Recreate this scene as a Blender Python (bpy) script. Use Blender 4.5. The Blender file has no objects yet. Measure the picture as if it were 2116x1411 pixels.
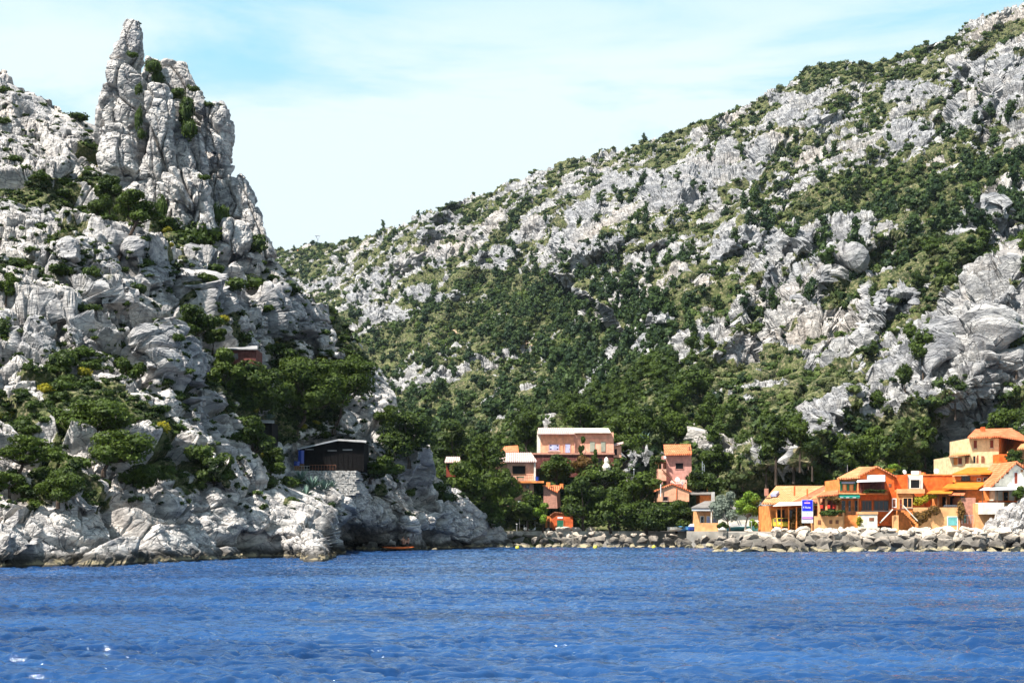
import bpy, bmesh, math, random
import numpy as np
from mathutils import Vector

# ------------------------------------------------------------------ camera, world, sun, exposure
SC = bpy.context.scene
C = SC.collection
F, CX, HY, CH = 2939.0, 1058.0, 1086.0, 3.0      # focal length and principal point in photo pixels, eye height in metres
cd = bpy.data.cameras.new('camera'); cam = bpy.data.objects.new('camera', cd); C.objects.link(cam)
cam.location = (0, 0, CH); cam.rotation_euler = (math.radians(90), 0, 0)
cd.sensor_width = 36.0; cd.lens = 36.0 * F / 2116.0; cd.shift_y = (HY - 705.5) / 2116.0
cd.clip_start = 0.5; cd.clip_end = 9000
SC.camera = cam
SC.view_settings.view_transform = 'Standard'; SC.view_settings.look = 'None'
SC.view_settings.exposure = 1.12; SC.view_settings.gamma = 1.0
SC.cycles.max_bounces = 5; SC.cycles.diffuse_bounces = 1; SC.cycles.glossy_bounces = 2
SC.cycles.transmission_bounces = 2; SC.cycles.volume_bounces = 0
SC.cycles.sample_clamp_indirect = 4.0

SUN = Vector((-0.44, -0.36, 0.82)).normalized()     # towards the sun
SUN_EL = math.asin(SUN.z); SUN_AZ = math.atan2(SUN.x, SUN.y)
sd = bpy.data.lights.new('sun', 'SUN'); sun = bpy.data.objects.new('sun', sd); C.objects.link(sun)
sd.energy = 5.0; sd.angle = math.radians(0.53); sd.color = (1.0, 0.955, 0.90)
sun.rotation_euler = (-SUN).to_track_quat('-Z', 'Y').to_euler(); sun.location = (-60, 0, 120)

class NT:
    """small helper to wire shader nodes"""
    def __init__(s, tree): s.t = tree; s.n = tree.nodes; s.l = tree.links
    def node(s, kind, **kw):
        n = s.n.new(kind)
        for k, v in kw.items(): setattr(n, k, v)
        return n
    def link(s, a, b): s.l.new(a, b)
    def put(s, sock, v):
        if hasattr(v, 'is_output'): s.l.new(v, sock)
        else: sock.default_value = v
    def math(s, op, a, b=0.0, clamp=False):
        n = s.node('ShaderNodeMath', operation=op, use_clamp=clamp); s.put(n.inputs[0], a); s.put(n.inputs[1], b); return n.outputs[0]
    def mix(s, f, a, b, blend='MIX'):
        n = s.node('ShaderNodeMix', data_type='RGBA', blend_type=blend)
        s.put(n.inputs[0], f)
        s.put(n.inputs[6], a if hasattr(a, 'is_output') else (*a[:3], 1)); s.put(n.inputs[7], b if hasattr(b, 'is_output') else (*b[:3], 1))
        return n.outputs[2]
    def ramp(s, f, a, b, va=0.0, vb=1.0):
        n = s.node('ShaderNodeMapRange', interpolation_type='SMOOTHSTEP'); s.put(n.inputs[0], f)
        n.inputs[1].default_value = a; n.inputs[2].default_value = b; n.inputs[3].default_value = va; n.inputs[4].default_value = vb
        return n.outputs[0]
    def noise(s, vec, scale, detail=4, rough=0.55, dist=0.0):
        n = s.node('ShaderNodeTexNoise'); s.put(n.inputs['Vector'], vec); n.inputs['Scale'].default_value = scale
        n.inputs['Detail'].default_value = detail; n.inputs['Roughness'].default_value = rough; n.inputs['Distortion'].default_value = dist
        return n.outputs['Fac']
    def vor(s, vec, scale, feature='F1'):
        n = s.node('ShaderNodeTexVoronoi', feature=feature); s.put(n.inputs['Vector'], vec); n.inputs['Scale'].default_value = scale
        return n
    def mapping(s, vec, scale=(1, 1, 1), rot=(0, 0, 0)):
        n = s.node('ShaderNodeMapping'); s.put(n.inputs['Vector'], vec); n.inputs['Scale'].default_value = scale; n.inputs['Rotation'].default_value = rot
        return n.outputs[0]
    def bump(s, h, strength, dist, normal=None):
        n = s.node('ShaderNodeBump'); s.put(n.inputs['Height'], h); n.inputs['Strength'].default_value = strength; n.inputs['Distance'].default_value = dist
        if normal: s.put(n.inputs['Normal'], normal)
        return n.outputs[0]

world = bpy.data.worlds.new('World'); SC.world = world; world.use_nodes = True
w = NT(world.node_tree); w.n.clear()
sky = w.node('ShaderNodeTexSky', sky_type='NISHITA', sun_disc=False, sun_elevation=SUN_EL, sun_rotation=SUN_AZ)
sky.air_density = 1.0; sky.dust_density = 0.6; sky.ozone_density = 2.0
gen = w.node('ShaderNodeTexCoord').outputs['Generated']
sep = w.node('ShaderNodeSeparateXYZ'); w.link(gen, sep.inputs[0])
cl = w.noise(w.mapping(gen, (2.2, 2.2, 11.0), (0.0, 0.22, 0.0)), 1.5, 7, 0.6, 0.5)
cl2 = w.noise(w.mapping(gen, (1.2, 1.2, 5.0), (0.0, 0.1, 0.7)), 1.1, 4, 0.5, 0.2)
zz = w.ramp(sep.outputs[2], 0.17, 0.43, 1.0, 0.0)      # thin cloud thickens towards the horizon
veil = w.math('MULTIPLY', zz, 1.15)
wisps = w.ramp(w.math('ADD', w.math('MULTIPLY', cl, 0.6), w.math('MULTIPLY', cl2, 0.5)), 0.42, 0.64, -0.22, 0.50)
high = w.math('MULTIPLY', w.ramp(sep.outputs[2], 0.42, 0.55, 0.0, 0.55), w.ramp(sep.outputs[2], 0.6, 0.9, 1.0, 0.0))
cf = w.math('MULTIPLY', w.math('ADD', w.math('ADD', veil, high), wisps, clamp=True), w.ramp(sep.outputs[2], 0.45, 0.95, 1.0, 0.35))
skyc = w.mix(1.0, sky.outputs[0], (0.72, 1.02, 1.05), 'MULTIPLY')
skyc = w.mix(w.ramp(sep.outputs[2], 0.30, 0.60, 0.88, 0.0), skyc, (1.7, 5.6, 7.4))
fin = w.mix(cf, skyc, (6.3, 7.4, 7.9))
bg = w.node('ShaderNodeBackground'); w.link(fin, bg.inputs[0]); bg.inputs[1].default_value = 0.064
w.link(bg.outputs[0], w.node('ShaderNodeOutputWorld').inputs[0])

# ------------------------------------------------------------------ helpers
rng = np.random.default_rng(7); random.seed(7)
def W(px, py, Y):
    """point seen at photo pixel (px, py) when it stands Y metres away"""
    return Vector(((px - CX) / F * Y, Y, CH + (HY - py) / F * Y))
def tag(o, label=None, cat=None, group=None, kind=None):
    if label: o['label'] = label
    if cat: o['category'] = cat
    if group: o['group'] = group
    if kind: o['kind'] = kind
    return o
def empty(name, loc, label=None, cat=None, group=None, rz=0.0):
    o = bpy.data.objects.new(name, None); C.objects.link(o); o.location = loc; o.rotation_euler = (0, 0, rz)
    o.empty_display_size = 0.3
    return tag(o, label, cat, group)
def mesh_np(name, verts, faces, mat, smooth=False, attrs=None):
    """mesh from numpy arrays; faces is an (n,3) or (n,4) int array"""
    me = bpy.data.meshes.new(name); n = len(verts); k = faces.shape[1]; m = len(faces)
    me.vertices.add(n); me.vertices.foreach_set('co', np.ascontiguousarray(verts, dtype=np.float32).ravel())
    me.loops.add(m * k); me.loops.foreach_set('vertex_index', np.ascontiguousarray(faces, dtype=np.int32).ravel())
    me.polygons.add(m); me.polygons.foreach_set('loop_start', np.arange(0, m * k, k, dtype=np.int32))
    me.polygons.foreach_set('loop_total', np.full(m, k, dtype=np.int32))
    me.polygons.foreach_set('use_smooth', np.full(m, smooth, dtype=bool))
    for an, av in (attrs or {}).items():
        a = me.attributes.new(an, 'FLOAT', 'POINT'); a.data.foreach_set('value', np.ascontiguousarray(av, dtype=np.float32).ravel())
    me.update(calc_edges=True); me.validate()
    if mat: me.materials.append(mat)
    return me
def link(name, me, parent=None, loc=None):
    o = bpy.data.objects.new(name, me); C.objects.link(o)
    if parent: o.parent = parent
    if loc is not None: o.location = loc
    return o

# ---- numpy noise
def _h(ix, iy, iz, s):
    h = (ix.astype(np.int64) * 374761393 + iy.astype(np.int64) * 668265263 + iz.astype(np.int64) * 2147483647 + s * 974634777) & 0xffffffff
    h = ((h ^ (h >> 13)) * 1274126177) & 0xffffffff
    h = ((h ^ (h >> 16)) * 2246822519) & 0xffffffff
    return ((h ^ (h >> 15)) & 0xffffff).astype(np.float32) / np.float32(16777215.0)
def vnoise(P, s=0):
    i = np.floor(P).astype(np.int64); f = (P - i).astype(np.float32); u = f * f * f * (f * (f * 6 - 15) + 10)
    r = 0
    for dx in (0, 1):
        for dy in (0, 1):
            for dz in (0, 1):
                wt = (u[:, 0] if dx else 1 - u[:, 0]) * (u[:, 1] if dy else 1 - u[:, 1]) * (u[:, 2] if dz else 1 - u[:, 2])
                r = r + wt * _h(i[:, 0] + dx, i[:, 1] + dy, i[:, 2] + dz, s)
    return r
def fbm(P, octs=4, s=0, gain=0.5):
    r = 0; a = 1.0; t = 0; Q = P
    for k in range(octs):
        r = r + a * vnoise(Q, s + k * 17); t += a; a *= gain; Q = Q * 2.03 + 11.3
    return r / t
def worley(P, s=0):
    """F1, F2, per-cell random, and a per-cell random tilt dotted with the offset from the cell point"""
    i0 = np.floor(P); fr = (P - i0).astype(np.float32); i = i0.astype(np.int64); n = len(P)
    f1 = np.full(n, 9.0, np.float32); f2 = np.full(n, 9.0, np.float32); rid = np.zeros(n, np.float32); tilt = np.zeros(n, np.float32)
    K = np.float32(1 / 1023.0)
    hx = [((i[:, 0] + k) * 374761393) & 0xffffffff for k in (-1, 0, 1)]
    hy = [((i[:, 1] + k) * 668265263) & 0xffffffff for k in (-1, 0, 1)]
    hz = [((i[:, 2] + k) * 2147483647 + s * 974634777) & 0xffffffff for k in (-1, 0, 1)]
    for dx in (-1, 0, 1):
        for dy in (-1, 0, 1):
            hxy = hx[dx + 1] + hy[dy + 1]
            for dz in (-1, 0, 1):
                h = ((hxy + hz[dz + 1]) & 0xffffffff).astype(np.uint32)
                h ^= h >> np.uint32(13); h *= np.uint32(1274126177); h ^= h >> np.uint32(16); h *= np.uint32(2246822519); h ^= h >> np.uint32(15)
                a = (h & np.uint32(1023)).astype(np.float32) * K; b = ((h >> np.uint32(10)) & np.uint32(1023)).astype(np.float32) * K; c = ((h >> np.uint32(20)) & np.uint32(1023)).astype(np.float32) * K
                ox = fr[:, 0] - (dx + a); oy = fr[:, 1] - (dy + b); oz = fr[:, 2] - (dz + c)
                ax, ay, az = ox * ox, oy * oy, oz * oz; d = np.sqrt(ax * ax + ay * ay + az * az) * 0.8 + (ax + ay + az) * 0.2
                near = d < f1
                f2 = np.where(near, f1, np.minimum(f2, d))
                f1 = np.where(near, d, f1)
                rid = np.where(near, (a * 7.13 + b * 3.71 + c * 5.37) % 1.0, rid)
                tilt = np.where(near, (a - 0.5) * ox + (b - 0.5) * oy + (c - 0.5) * oz, tilt)
    return np.sqrt(f1), np.sqrt(f2), rid, tilt
def sstep(x, a, b):
    t = np.clip((x - a) / (b - a), 0, 1); return t * t * (3 - 2 * t)
def rock(P, scales, seed=0, amt=1.0, dip=0.45, domes=0.5, stretch=(1.0, 1.0, 1.5)):
    """blocky limestone relief (metres, about zero mean) at world points P"""
    Q = P.astype(np.float64)
    c, s_ = math.cos(dip), math.sin(dip)
    R = np.stack([Q[:, 0] * c + Q[:, 2] * s_, Q[:, 1] * 0.8, (-Q[:, 0] * s_ + Q[:, 2] * c)], 1) * np.array(stretch)
    d = np.zeros(len(P), np.float32)
    for k, L in enumerate(scales):
        wv = np.stack([vnoise(R / L * 1.3, seed + 5 + k), vnoise(R / L * 1.3 + 31, seed + 6 + k), vnoise(R / L * 1.3 + 57, seed + 7 + k)], 1) - 0.5
        f1, f2, rid, tl = worley(R / L + wv * 0.28, seed + 40 * k)
        crack = sstep(f2 - f1, 0.0, 0.085)
        d += L * amt * ((rid - 0.5) * 0.40 + tl * 0.50 + domes * (0.28 - f1 * f1) * 0.45 - 0.33 * (1 - crack))
    return d
def rbf(pts, vals):
    """smooth scattered-data interpolator in photo space (linear kernel)"""
    A = np.array(pts, float) / 400.0; v = np.array(vals, float); n = len(A)
    D = np.sqrt(((A[:, None] - A[None]) ** 2).sum(-1) + 0.004)
    M = np.zeros((n + 3, n + 3)); M[:n, :n] = D; M[:n, n] = 1; M[:n, n + 1:] = A; M[n, :n] = 1; M[n + 1:, :n] = A.T
    sol = np.linalg.solve(M + np.diag([1e-6] * n + [0] * 3), np.concatenate([v, np.zeros(3)]))
    def f(px, py):
        sh = px.shape; B = np.stack([px.ravel(), py.ravel()], 1) / 400.0; r = np.zeros(len(B))
        for j in range(n): r += sol[j] * np.sqrt(((B - A[j]) ** 2).sum(1) + 0.004)
        return (r + sol[n] + B @ sol[n + 1:]).reshape(sh)
    return f

# ------------------------------------------------------------------ materials
def principled(name):
    m = bpy.data.materials.new(name); m.use_nodes = True; t = NT(m.node_tree)
    b = t.n['Principled BSDF']; return m, t, b
def simple(name, col, rough=0.7, var=0.12, scale=1.5, bump=0.0, metallic=0.0, bscale=8.0, dirt=None):
    m, t, b = principled(name)
    pos = t.node('ShaderNodeTexCoord').outputs['Object']
    n1 = t.noise(pos, scale, 5, 0.6)
    dark = tuple(c * (1 - var * 2.2) for c in col); light = tuple(min(1, c * (1 + var)) for c in col)
    cc = t.mix(t.ramp(n1, 0.3, 0.7), dark, light)
    if dirt:
        st = t.noise(t.mapping(pos, (2.5, 2.5, 0.35)), 1.0, 5, 0.65)
        cc = t.mix(t.ramp(st, 0.52, 0.75, 0, dirt), cc, tuple(c * 0.45 for c in col))
    t.put(b.inputs['Base Color'], cc); b.inputs['Roughness'].default_value = rough; b.inputs['Metallic'].default_value = metallic
    if bump: t.put(b.inputs['Normal'], t.bump(t.noise(pos, bscale, 4, 0.6), bump, 0.05))
    if rough > 0.65: b.inputs['Specular IOR Level'].default_value = 0.12
    return m
def rock_material(name, k=1.0, waterline=True, pal=((0.24, 0.228, 0.22), (0.68, 0.63, 0.575), (0.19, 0.19, 0.205))):
    m, t, b = principled(name)
    pos = t.node('ShaderNodeNewGeometry').outputs['Position']
    veg = t.node('ShaderNodeAttribute', attribute_name='veg').outputs['Fac']
    tilted = t.mapping(pos, (1, 1, 2.2), (0, 0.5, 0))
    n_big = t.noise(pos, 0.055 * k, 4, 0.6); n_mid = t.noise(tilted, 0.55 * k, 8, 0.68); n_fine = t.noise(pos, 3.2 * k, 6, 0.7)
    streak = t.noise(t.mapping(pos, (1.1, 1.1, 0.22), (0.0, 0.15, 0)), 0.7 * k, 6, 0.7)
    col = t.mix(t.ramp(n_mid, 0.36, 0.62), pal[0], pal[1])
    col = t.mix(t.ramp(streak, 0.50, 0.70, 0, 0.7), col, pal[2])
    col = t.mix(t.ramp(n_big, 0.50, 0.70, 0, 0.45), col, (0.60, 0.50, 0.40))
    col = t.mix(t.ramp(n_fine, 0.54, 0.72, 0, 0.6), col, (0.17, 0.165, 0.16))
    ed = t.vor(t.mapping(tilted, (0.5, 0.5, 0.9)), 0.8 * k, 'DISTANCE_TO_EDGE').outputs['Distance']
    warp = t.math('ADD', ed, t.math('MULTIPLY', n_fine, 0.03))
    joint = t.ramp(warp, 0.016, 0.034, 1.0, 0.0)
    col = t.mix(t.math('MULTIPLY', joint, 0.80), col, (0.10, 0.10, 0.11))
    gr = t.node('ShaderNodeAttribute', attribute_name='grey').outputs['Fac']
    col = t.mix(t.math('MULTIPLY', gr, 0.42), col, (0.25, 0.255, 0.27))
    # thin soil, dry grass and low herbs between the blocks
    gn = t.noise(pos, 0.8 * k, 5, 0.7)
    herb = t.mix(t.ramp(gn, 0.40, 0.60), (0.036, 0.048, 0.015), (0.095, 0.112, 0.034))
    herb = t.mix(t.ramp(n_fine, 0.48, 0.66, 0, 0.65), herb, (0.34, 0.27, 0.17))
    vm = t.math('ADD', veg, t.math('MULTIPLY', t.math('SUBTRACT', n_mid, 0.5), 0.9))
    col = t.mix(t.ramp(vm, 0.44, 0.62), col, herb)
    if waterline:
        z = t.node('ShaderNodeSeparateXYZ'); t.link(pos, z.inputs[0])
        zz = t.math('ADD', z.outputs[2], t.math('MULTIPLY', t.math('SUBTRACT', t.noise(pos, 0.35, 4, 0.6), 0.5), -1.9))
        col = t.mix(t.ramp(zz, 0.6, 1.55, 0.96, 0.0), col, (0.045, 0.040, 0.032))
        z2 = t.math('ADD', z.outputs[2], t.math('MULTIPLY', t.math('SUBTRACT', t.noise(pos, 0.8, 3, 0.6), 0.5), 1.6))
        col = t.mix(t.math('MULTIPLY', t.ramp(z2, 0.15, 0.5, 1, 0), t.ramp(z.outputs[2], 0.16, 0.26, 0, 0.8)), col, (0.42, 0.34, 0.20))
    t.put(b.inputs['Base Color'], col); b.inputs['Roughness'].default_value = 0.9; b.inputs['Specular IOR Level'].default_value = 0.25
    h = t.math('ADD', t.math('MULTIPLY', n_mid, 1.0), t.math('MULTIPLY', n_fine, 0.35))
    h = t.math('SUBTRACT', h, t.math('MULTIPLY', joint, 0.35))
    t.put(b.inputs['Normal'], t.bump(h, 0.85, 0.55 / k))
    return m
def foliage_material(name, dark, light, rough=0.6, dry=None):
    m, t, b = principled(name)
    rnd = t.node('ShaderNodeObjectInfo').outputs['Random']
    tint = t.node('ShaderNodeAttribute', attribute_name='tint').outputs['Fac']
    pos = t.node('ShaderNodeNewGeometry').outputs['Position']
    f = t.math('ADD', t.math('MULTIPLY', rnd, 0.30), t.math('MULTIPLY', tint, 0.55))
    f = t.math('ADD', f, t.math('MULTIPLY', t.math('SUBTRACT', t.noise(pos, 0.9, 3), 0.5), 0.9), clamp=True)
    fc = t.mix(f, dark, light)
    if dry: fc = t.mix(t.ramp(t.math('ADD', t.noise(pos, 0.06, 3, 0.6), t.math('MULTIPLY', tint, 0.12)), 0.54, 0.70, 0, 0.5), fc, dry)
    t.put(b.inputs['Base Color'], fc); b.inputs['Roughness'].default_value = rough
    b.inputs['Specular IOR Level'].default_value = 0.2
    # thin leaves let a little light through
    tr = t.node('ShaderNodeBsdfTranslucent'); t.put(tr.inputs[0], t.mix(f, tuple(c * 1.3 for c in dark), tuple(c * 1.3 for c in light)))
    ms = t.node('ShaderNodeMixShader'); ms.inputs[0].default_value = 0.22
    out = t.n['Material Output']; t.link(b.outputs[0], ms.inputs[1]); t.link(tr.outputs[0], ms.inputs[2]); t.link(ms.outputs[0], out.inputs[0])
    return m
M = {}
M['rock_near'] = rock_material('limestone_near', 1.0)
M['rock_far'] = rock_material('limestone_far', 0.42, False, ((0.17, 0.17, 0.175), (0.50, 0.48, 0.45), (0.13, 0.13, 0.14)))
M['pine'] = foliage_material('pine_needles', (0.012, 0.026, 0.006), (0.095, 0.140, 0.014))
M['shrub'] = foliage_material('shrub_leaves', (0.014, 0.028, 0.006), (0.085, 0.130, 0.016))
M['farpine'] = foliage_material('distant_needles', (0.014, 0.032, 0.012), (0.085, 0.130, 0.028))
M['farshrub'] = foliage_material('garrigue_leaves', (0.014, 0.030, 0.010), (0.100, 0.145, 0.028), 0.6, (0.105, 0.095, 0.045))
M['olive'] = foliage_material('olive_leaves', (0.13, 0.16, 0.12), (0.30, 0.34, 0.27))
M['lime'] = foliage_material('lime_green_leaves', (0.06, 0.12, 0.012), (0.22, 0.32, 0.03))
M['autumn'] = foliage_material('rusty_leaves', (0.05, 0.030, 0.010), (0.24, 0.13, 0.03))
M['gorse'] = foliage_material('yellow_gorse', (0.12, 0.12, 0.01), (0.42, 0.36, 0.02))
M['agave'] = simple('agave_leaf', (0.10, 0.17, 0.13), 0.5, 0.2)
M['bark'] = simple('pine_bark', (0.075, 0.055, 0.042), 0.9, 0.25, 3, 0.6)
M['palebark'] = simple('pale_bark', (0.22, 0.19, 0.16), 0.9, 0.2, 3, 0.4)

# ------------------------------------------------------------------ terrain
class Grid: pass
def terrain(name, label_px, bottom, sky, depth, feats, nr, rockfn, cover, mat, back, skirt, auto=False):
    """hill surface: columns run across the picture's bearings, rows from the foot of the slope to its crest and down behind"""
    px = label_px; nc = len(px)
    b = bottom(px); t = sky(px)
    s = (np.arange(nr) / (nr - 1))[:, None]
    PY = b[None] + (t - b)[None] * s; PX = np.repeat(px[None], nr, 0)
    Y = depth(PX, PY); FE = np.zeros_like(Y)
    if auto:     # spurs and gullies that run down to the left across the hill
        wv = (fbm(np.stack([PX.ravel() / 210., PY.ravel() / 210., np.zeros(PX.size)], 1), 3, 71).reshape(PX.shape) - 0.5) * 1.6
        cr = (PX * 0.78 + PY * 0.62) / 150.0 + wv; rg = 1 - np.abs((cr % 1.0) - 0.5) * 2
        cr2 = (PX * 0.85 + PY * 0.52) / 61.0 + wv * 1.7; rg2 = 1 - np.abs((cr2 % 1.0) - 0.5) * 2
        low = sstep(1075 - PY, 0, 160) * sstep(PX, 560, 760)
        ln1 = np.interp(PY, [330, 400, 450, 560, 640, 700, 780, 860, 950], [1420, 1240, 1190, 1150, 1260, 1290, 1250, 1150, 1050])
        ln2 = np.interp(PY, [540, 560, 640, 740, 850, 900, 1000], [2116, 2000, 1955, 1865, 1700, 1650, 1490])
        for ln, amt, fade, y0, y1 in ((ln1, 0.085, 520, 330, 950), (ln2, 0.055, 330, 540, 1010)):
            e = PX - ln + wv * 26; win = sstep(PY, y0, y0 + 60) * (1 - sstep(PY, y1 - 80, y1))
            Y = Y * (1 - amt * win * sstep(e, -22, 10) * (1 - sstep(e, 80, fade)))
            FE = np.maximum(FE, 0.8 * win * sstep(e, -26, -12) * (1 - sstep(e, 4, 26)))
        Y = Y * (1 - low * (0.050 * (rg - 0.5) + 0.020 * (rg2 - 0.5)))
    for (cx, top, bot, hw, p, kind, lean) in feats:
        yy = (PY - top) / (bot - top); xx = (PX - cx - lean * (PY - (top + bot) / 2)) / hw
        wob = (fbm(np.stack([PX.ravel() / 28., PY.ravel() / 28., np.zeros(PX.size)], 1), 2, 91).reshape(PX.shape) - 0.5) * 0.30
        if kind == 'c':      # cliff: upright face, ledge on top
            if auto:
                p = min(15.0, 0.60 * float(np.abs(depth(np.array([cx - lean * (bot - top) / 2.]), np.array([top + 0.])) - depth(np.array([cx + lean * (bot - top) / 2.]), np.array([bot + 0.])))[0]))
            FE = np.maximum(FE, (1 - sstep(np.abs(xx + wob), 0.8, 1.05)) * sstep(yy, -0.05, 0.1) * (1 - sstep(yy, 0.8, 1.1)))
            wx = 1 - sstep(np.abs(xx + wob), 0.75, 1.05); o = np.where(yy < 0, 0, np.clip(1 - yy, 0, 1)) * wx * sstep(yy + wob * .3, -0.05, 0.05)
        else:                # rounded outcrop
            if auto: p = p * 0.45
            r2 = xx ** 2 + ((yy - 0.5) * 2) ** 2 + wob; o = np.sqrt(np.clip(1 - r2, 0, 1))
        Y = Y - p * o
    for _ in range(3): Y[1:-1] = (Y[:-2] + 2 * Y[1:-1] + Y[2:]) / 4
    # spread the rows evenly along each slope profile so that ledges and faces both get their share
    k_ = 1.0 / (np.abs(b - t).mean() / nr)
    dY = np.abs(np.diff(Y, axis=0)) * F / Y[1:] * 0.30; ds = np.hypot(np.abs(np.diff(PY, axis=0)), dY)
    cum = np.concatenate([np.zeros((1, nc)), np.cumsum(ds, 0)])
    for j in range(nc):
        q = np.linspace(0, cum[-1, j], nr); PYj = np.interp(q, cum[:, j], PY[:, j]); Y[:, j] = np.interp(q, cum[:, j], Y[:, j]); FE[:, j] = np.interp(q, cum[:, j], FE[:, j]); PY[:, j] = PYj
    # neighbouring columns keep in step
    for _ in range(4):
        for A in (Y, PY, FE): A[:, 1:-1] = (A[:, :-2] + 2 * A[:, 1:-1] + A[:, 2:]) / 4
    X = (PX - CX) / F * Y; Z = CH + (HY - PY) / F * Y
    # behind the crest the ground falls away again
    rows_b = []
    for k in range(1, back[0] + 1):
        q = k / back[0]; yb = Y[-1] + back[1] * q ** 1.3
        rows_b.append((PX[-1], yb, (PX[-1] - CX) / F * Y[-1] * (1 + 0.1 * q), Z[-1] - back[2] * q ** 1.5))
    rows_f = []
    for k in range(skirt[0], 0, -1):
        q = k / skirt[0]; yf = Y[0] - skirt[1] * q
        rows_f.append(((PX[0] - CX) / F * Y[0], yf, Z[0] - skirt[2] * q))
    XA = np.concatenate([np.stack([r[0] for r in rows_f]), X, np.stack([r[2] for r in rows_b])])
    YA = np.concatenate([np.stack([r[1] for r in rows_f]), Y, np.stack([r[1] for r in rows_b])])
    ZA = np.concatenate([np.stack([r[2] for r in rows_f]), Z, np.stack([r[3] for r in rows_b])])
    PYA = np.concatenate([np.repeat(PY[:1], skirt[0], 0), PY, np.repeat(PY[-1:], back[0], 0)])
    PXA = np.repeat(px[None], len(XA), 0)
    P = np.stack([XA, YA, ZA], -1)
    du = np.gradient(P, axis=1); dv = np.gradient(P, axis=0); N = np.cross(du, dv); N /= np.linalg.norm(N, axis=-1, keepdims=True) + 1e-9
    # soften the normals so the relief does not tear
    for _ in range(3):
        N[1:-1] = (N[:-2] + N[2:] + 2 * N[1:-1]) / 4; N[:, 1:-1] = (N[:, :-2] + N[:, 2:] + 2 * N[:, 1:-1]) / 4
    N /= np.linalg.norm(N, axis=-1, keepdims=True) + 1e-9
    flat = P.reshape(-1, 3)
    FEA = np.concatenate([np.repeat(FE[:1], skirt[0], 0), FE, np.repeat(FE[-1:], back[0], 0)]).ravel()
    mask = cover(flat, PXA.ravel(), PYA.ravel()) * (1 - 0.92 * FEA)
    d = rockfn(flat, mask)
    if not auto: d = d * (0.22 + 0.78 * sstep(PYA - t[None], 0, 100).ravel()) if nc else d
    D = (flat + N.reshape(-1, 3) * d[:, None]).astype(np.float32)
    nR = len(XA); idx = np.arange(nR * nc).reshape(nR, nc)
    fc = np.stack([idx[:-1, :-1].ravel(), idx[:-1, 1:].ravel(), idx[1:, 1:].ravel(), idx[1:, :-1].ravel()], 1)
    me = mesh_np(name, D, fc, mat, False, {'veg': mask, 'grey': FEA})
    o = link(name, me); tag(o, kind='structure')
    g = Grid(); g.P = D.reshape(nR, nc, 3); g.N = N; g.px = px; g.b = b; g.t = t; g.sk = skirt[0]; g.nr = nr; g.mask = mask.reshape(nR, nc); g.PX = PXA; g.PY = PYA
    return o, g
def interp(pairs):
    a = np.array(pairs, float); return lambda x: np.interp(x, a[:, 0], a[:, 1])
def on(g, px, py):
    """the point of a hill where the bearing px meets the height py of its undisturbed surface"""
    j = int(np.clip(np.searchsorted(g.px, px), 1, len(g.px) - 1)); s = (py - g.b[j]) / (g.t[j] - g.b[j])
    # take the displaced vertex that really lies at this height of the picture, the nearest one if several do
    col = g.P[g.sk:g.sk + g.nr, j]; pyv = HY - (col[:, 2] - CH) * F / col[:, 1]; e = np.abs(pyv - py)
    k = int(np.argmin(e + 0.02 * col[:, 1]))
    return Vector(col[k].tolist())
def smooth_noise01(P, s, sc, ang=0.4, stretch=2.4):
    c, q = math.cos(ang), math.sin(ang)
    R = np.stack([(P[:, 0] * c + P[:, 2] * q) / stretch, P[:, 1] / 1.6, -P[:, 0] * q + P[:, 2] * c], 1)
    n = fbm(R / sc, 4, s, 0.55)
    return np.clip((n - 0.5) / 0.30 + 0.5, 0, 1)

# --- the left hill (near)
LW = interp([(-420, 1205), (-150, 1190), (0, 1178), (200, 1170), (350, 1163), (600, 1153), (692, 1151), (704, 1139), (850, 1137), (1000, 1132), (1045, 1131), (1062, 1131)])
LS = interp([(-420, 420), (-200, 260), (-60, 160), (0, 142), (14, 150), (28, 160), (36, 176), (70, 190), (95, 202), (112, 220), (150, 238), (170, 246), (205, 262), (300, 380), (400, 440), (480, 450), (555, 500), (572, 528),
             (600, 560), (625, 590), (650, 612), (680, 632), (700, 650), (725, 680), (745, 715), (760, 745), (785, 770), (812, 812), (835, 845), (860, 862), (880, 880), (886, 950), (905, 985), (950, 1012), (985, 1045), (1015, 1072), (1040, 1090), (1055, 1118), (1062, 1126)])
LD = [(-420, 1205, 74), (-420, 900, 95), (-420, 500, 130), (-420, 100, 190), (-100, 1187, 89), (0, 1178, 96), (200, 1170, 105), (350, 1163, 114), (600, 1153, 131), (690, 1151, 135.5), (706, 1139, 166), (850, 1137, 173), (1000, 1132, 192), (1055, 1131, 197),
      (0, 1050, 104), (200, 1040, 112), (400, 1060, 122), (600, 1090, 135), (675, 1110, 138), (725, 1080, 167), (850, 1060, 174), (950, 1050, 187), (1020, 1085, 196),
      (0, 900, 115), (200, 900, 120), (350, 900, 130), (480, 930, 139), (570, 1010, 146), (600, 980, 161), (700, 975, 165), (850, 950, 179), (900, 1000, 186),
      (0, 750, 128), (200, 750, 135), (380, 760, 142), (450, 800, 153), (600, 850, 173), (700, 870, 177), (790, 820, 191), (875, 880, 192),
      (0, 600, 142), (200, 600, 148), (350, 600, 155), (450, 600, 165), (600, 640, 179), (700, 680, 189), (755, 745, 193),
      (0, 450, 158), (200, 450, 165), (350, 480, 170), (450, 520, 173), (560, 530, 184), (640, 605, 188), (0, 300, 178), (150, 300, 186), (300, 400, 188), (450, 450, 186), (0, 145, 206), (100, 215, 207), (200, 262, 207)]
fL = rbf([(a, b) for a, b, c in LD], [c for a, b, c in LD])
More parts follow.
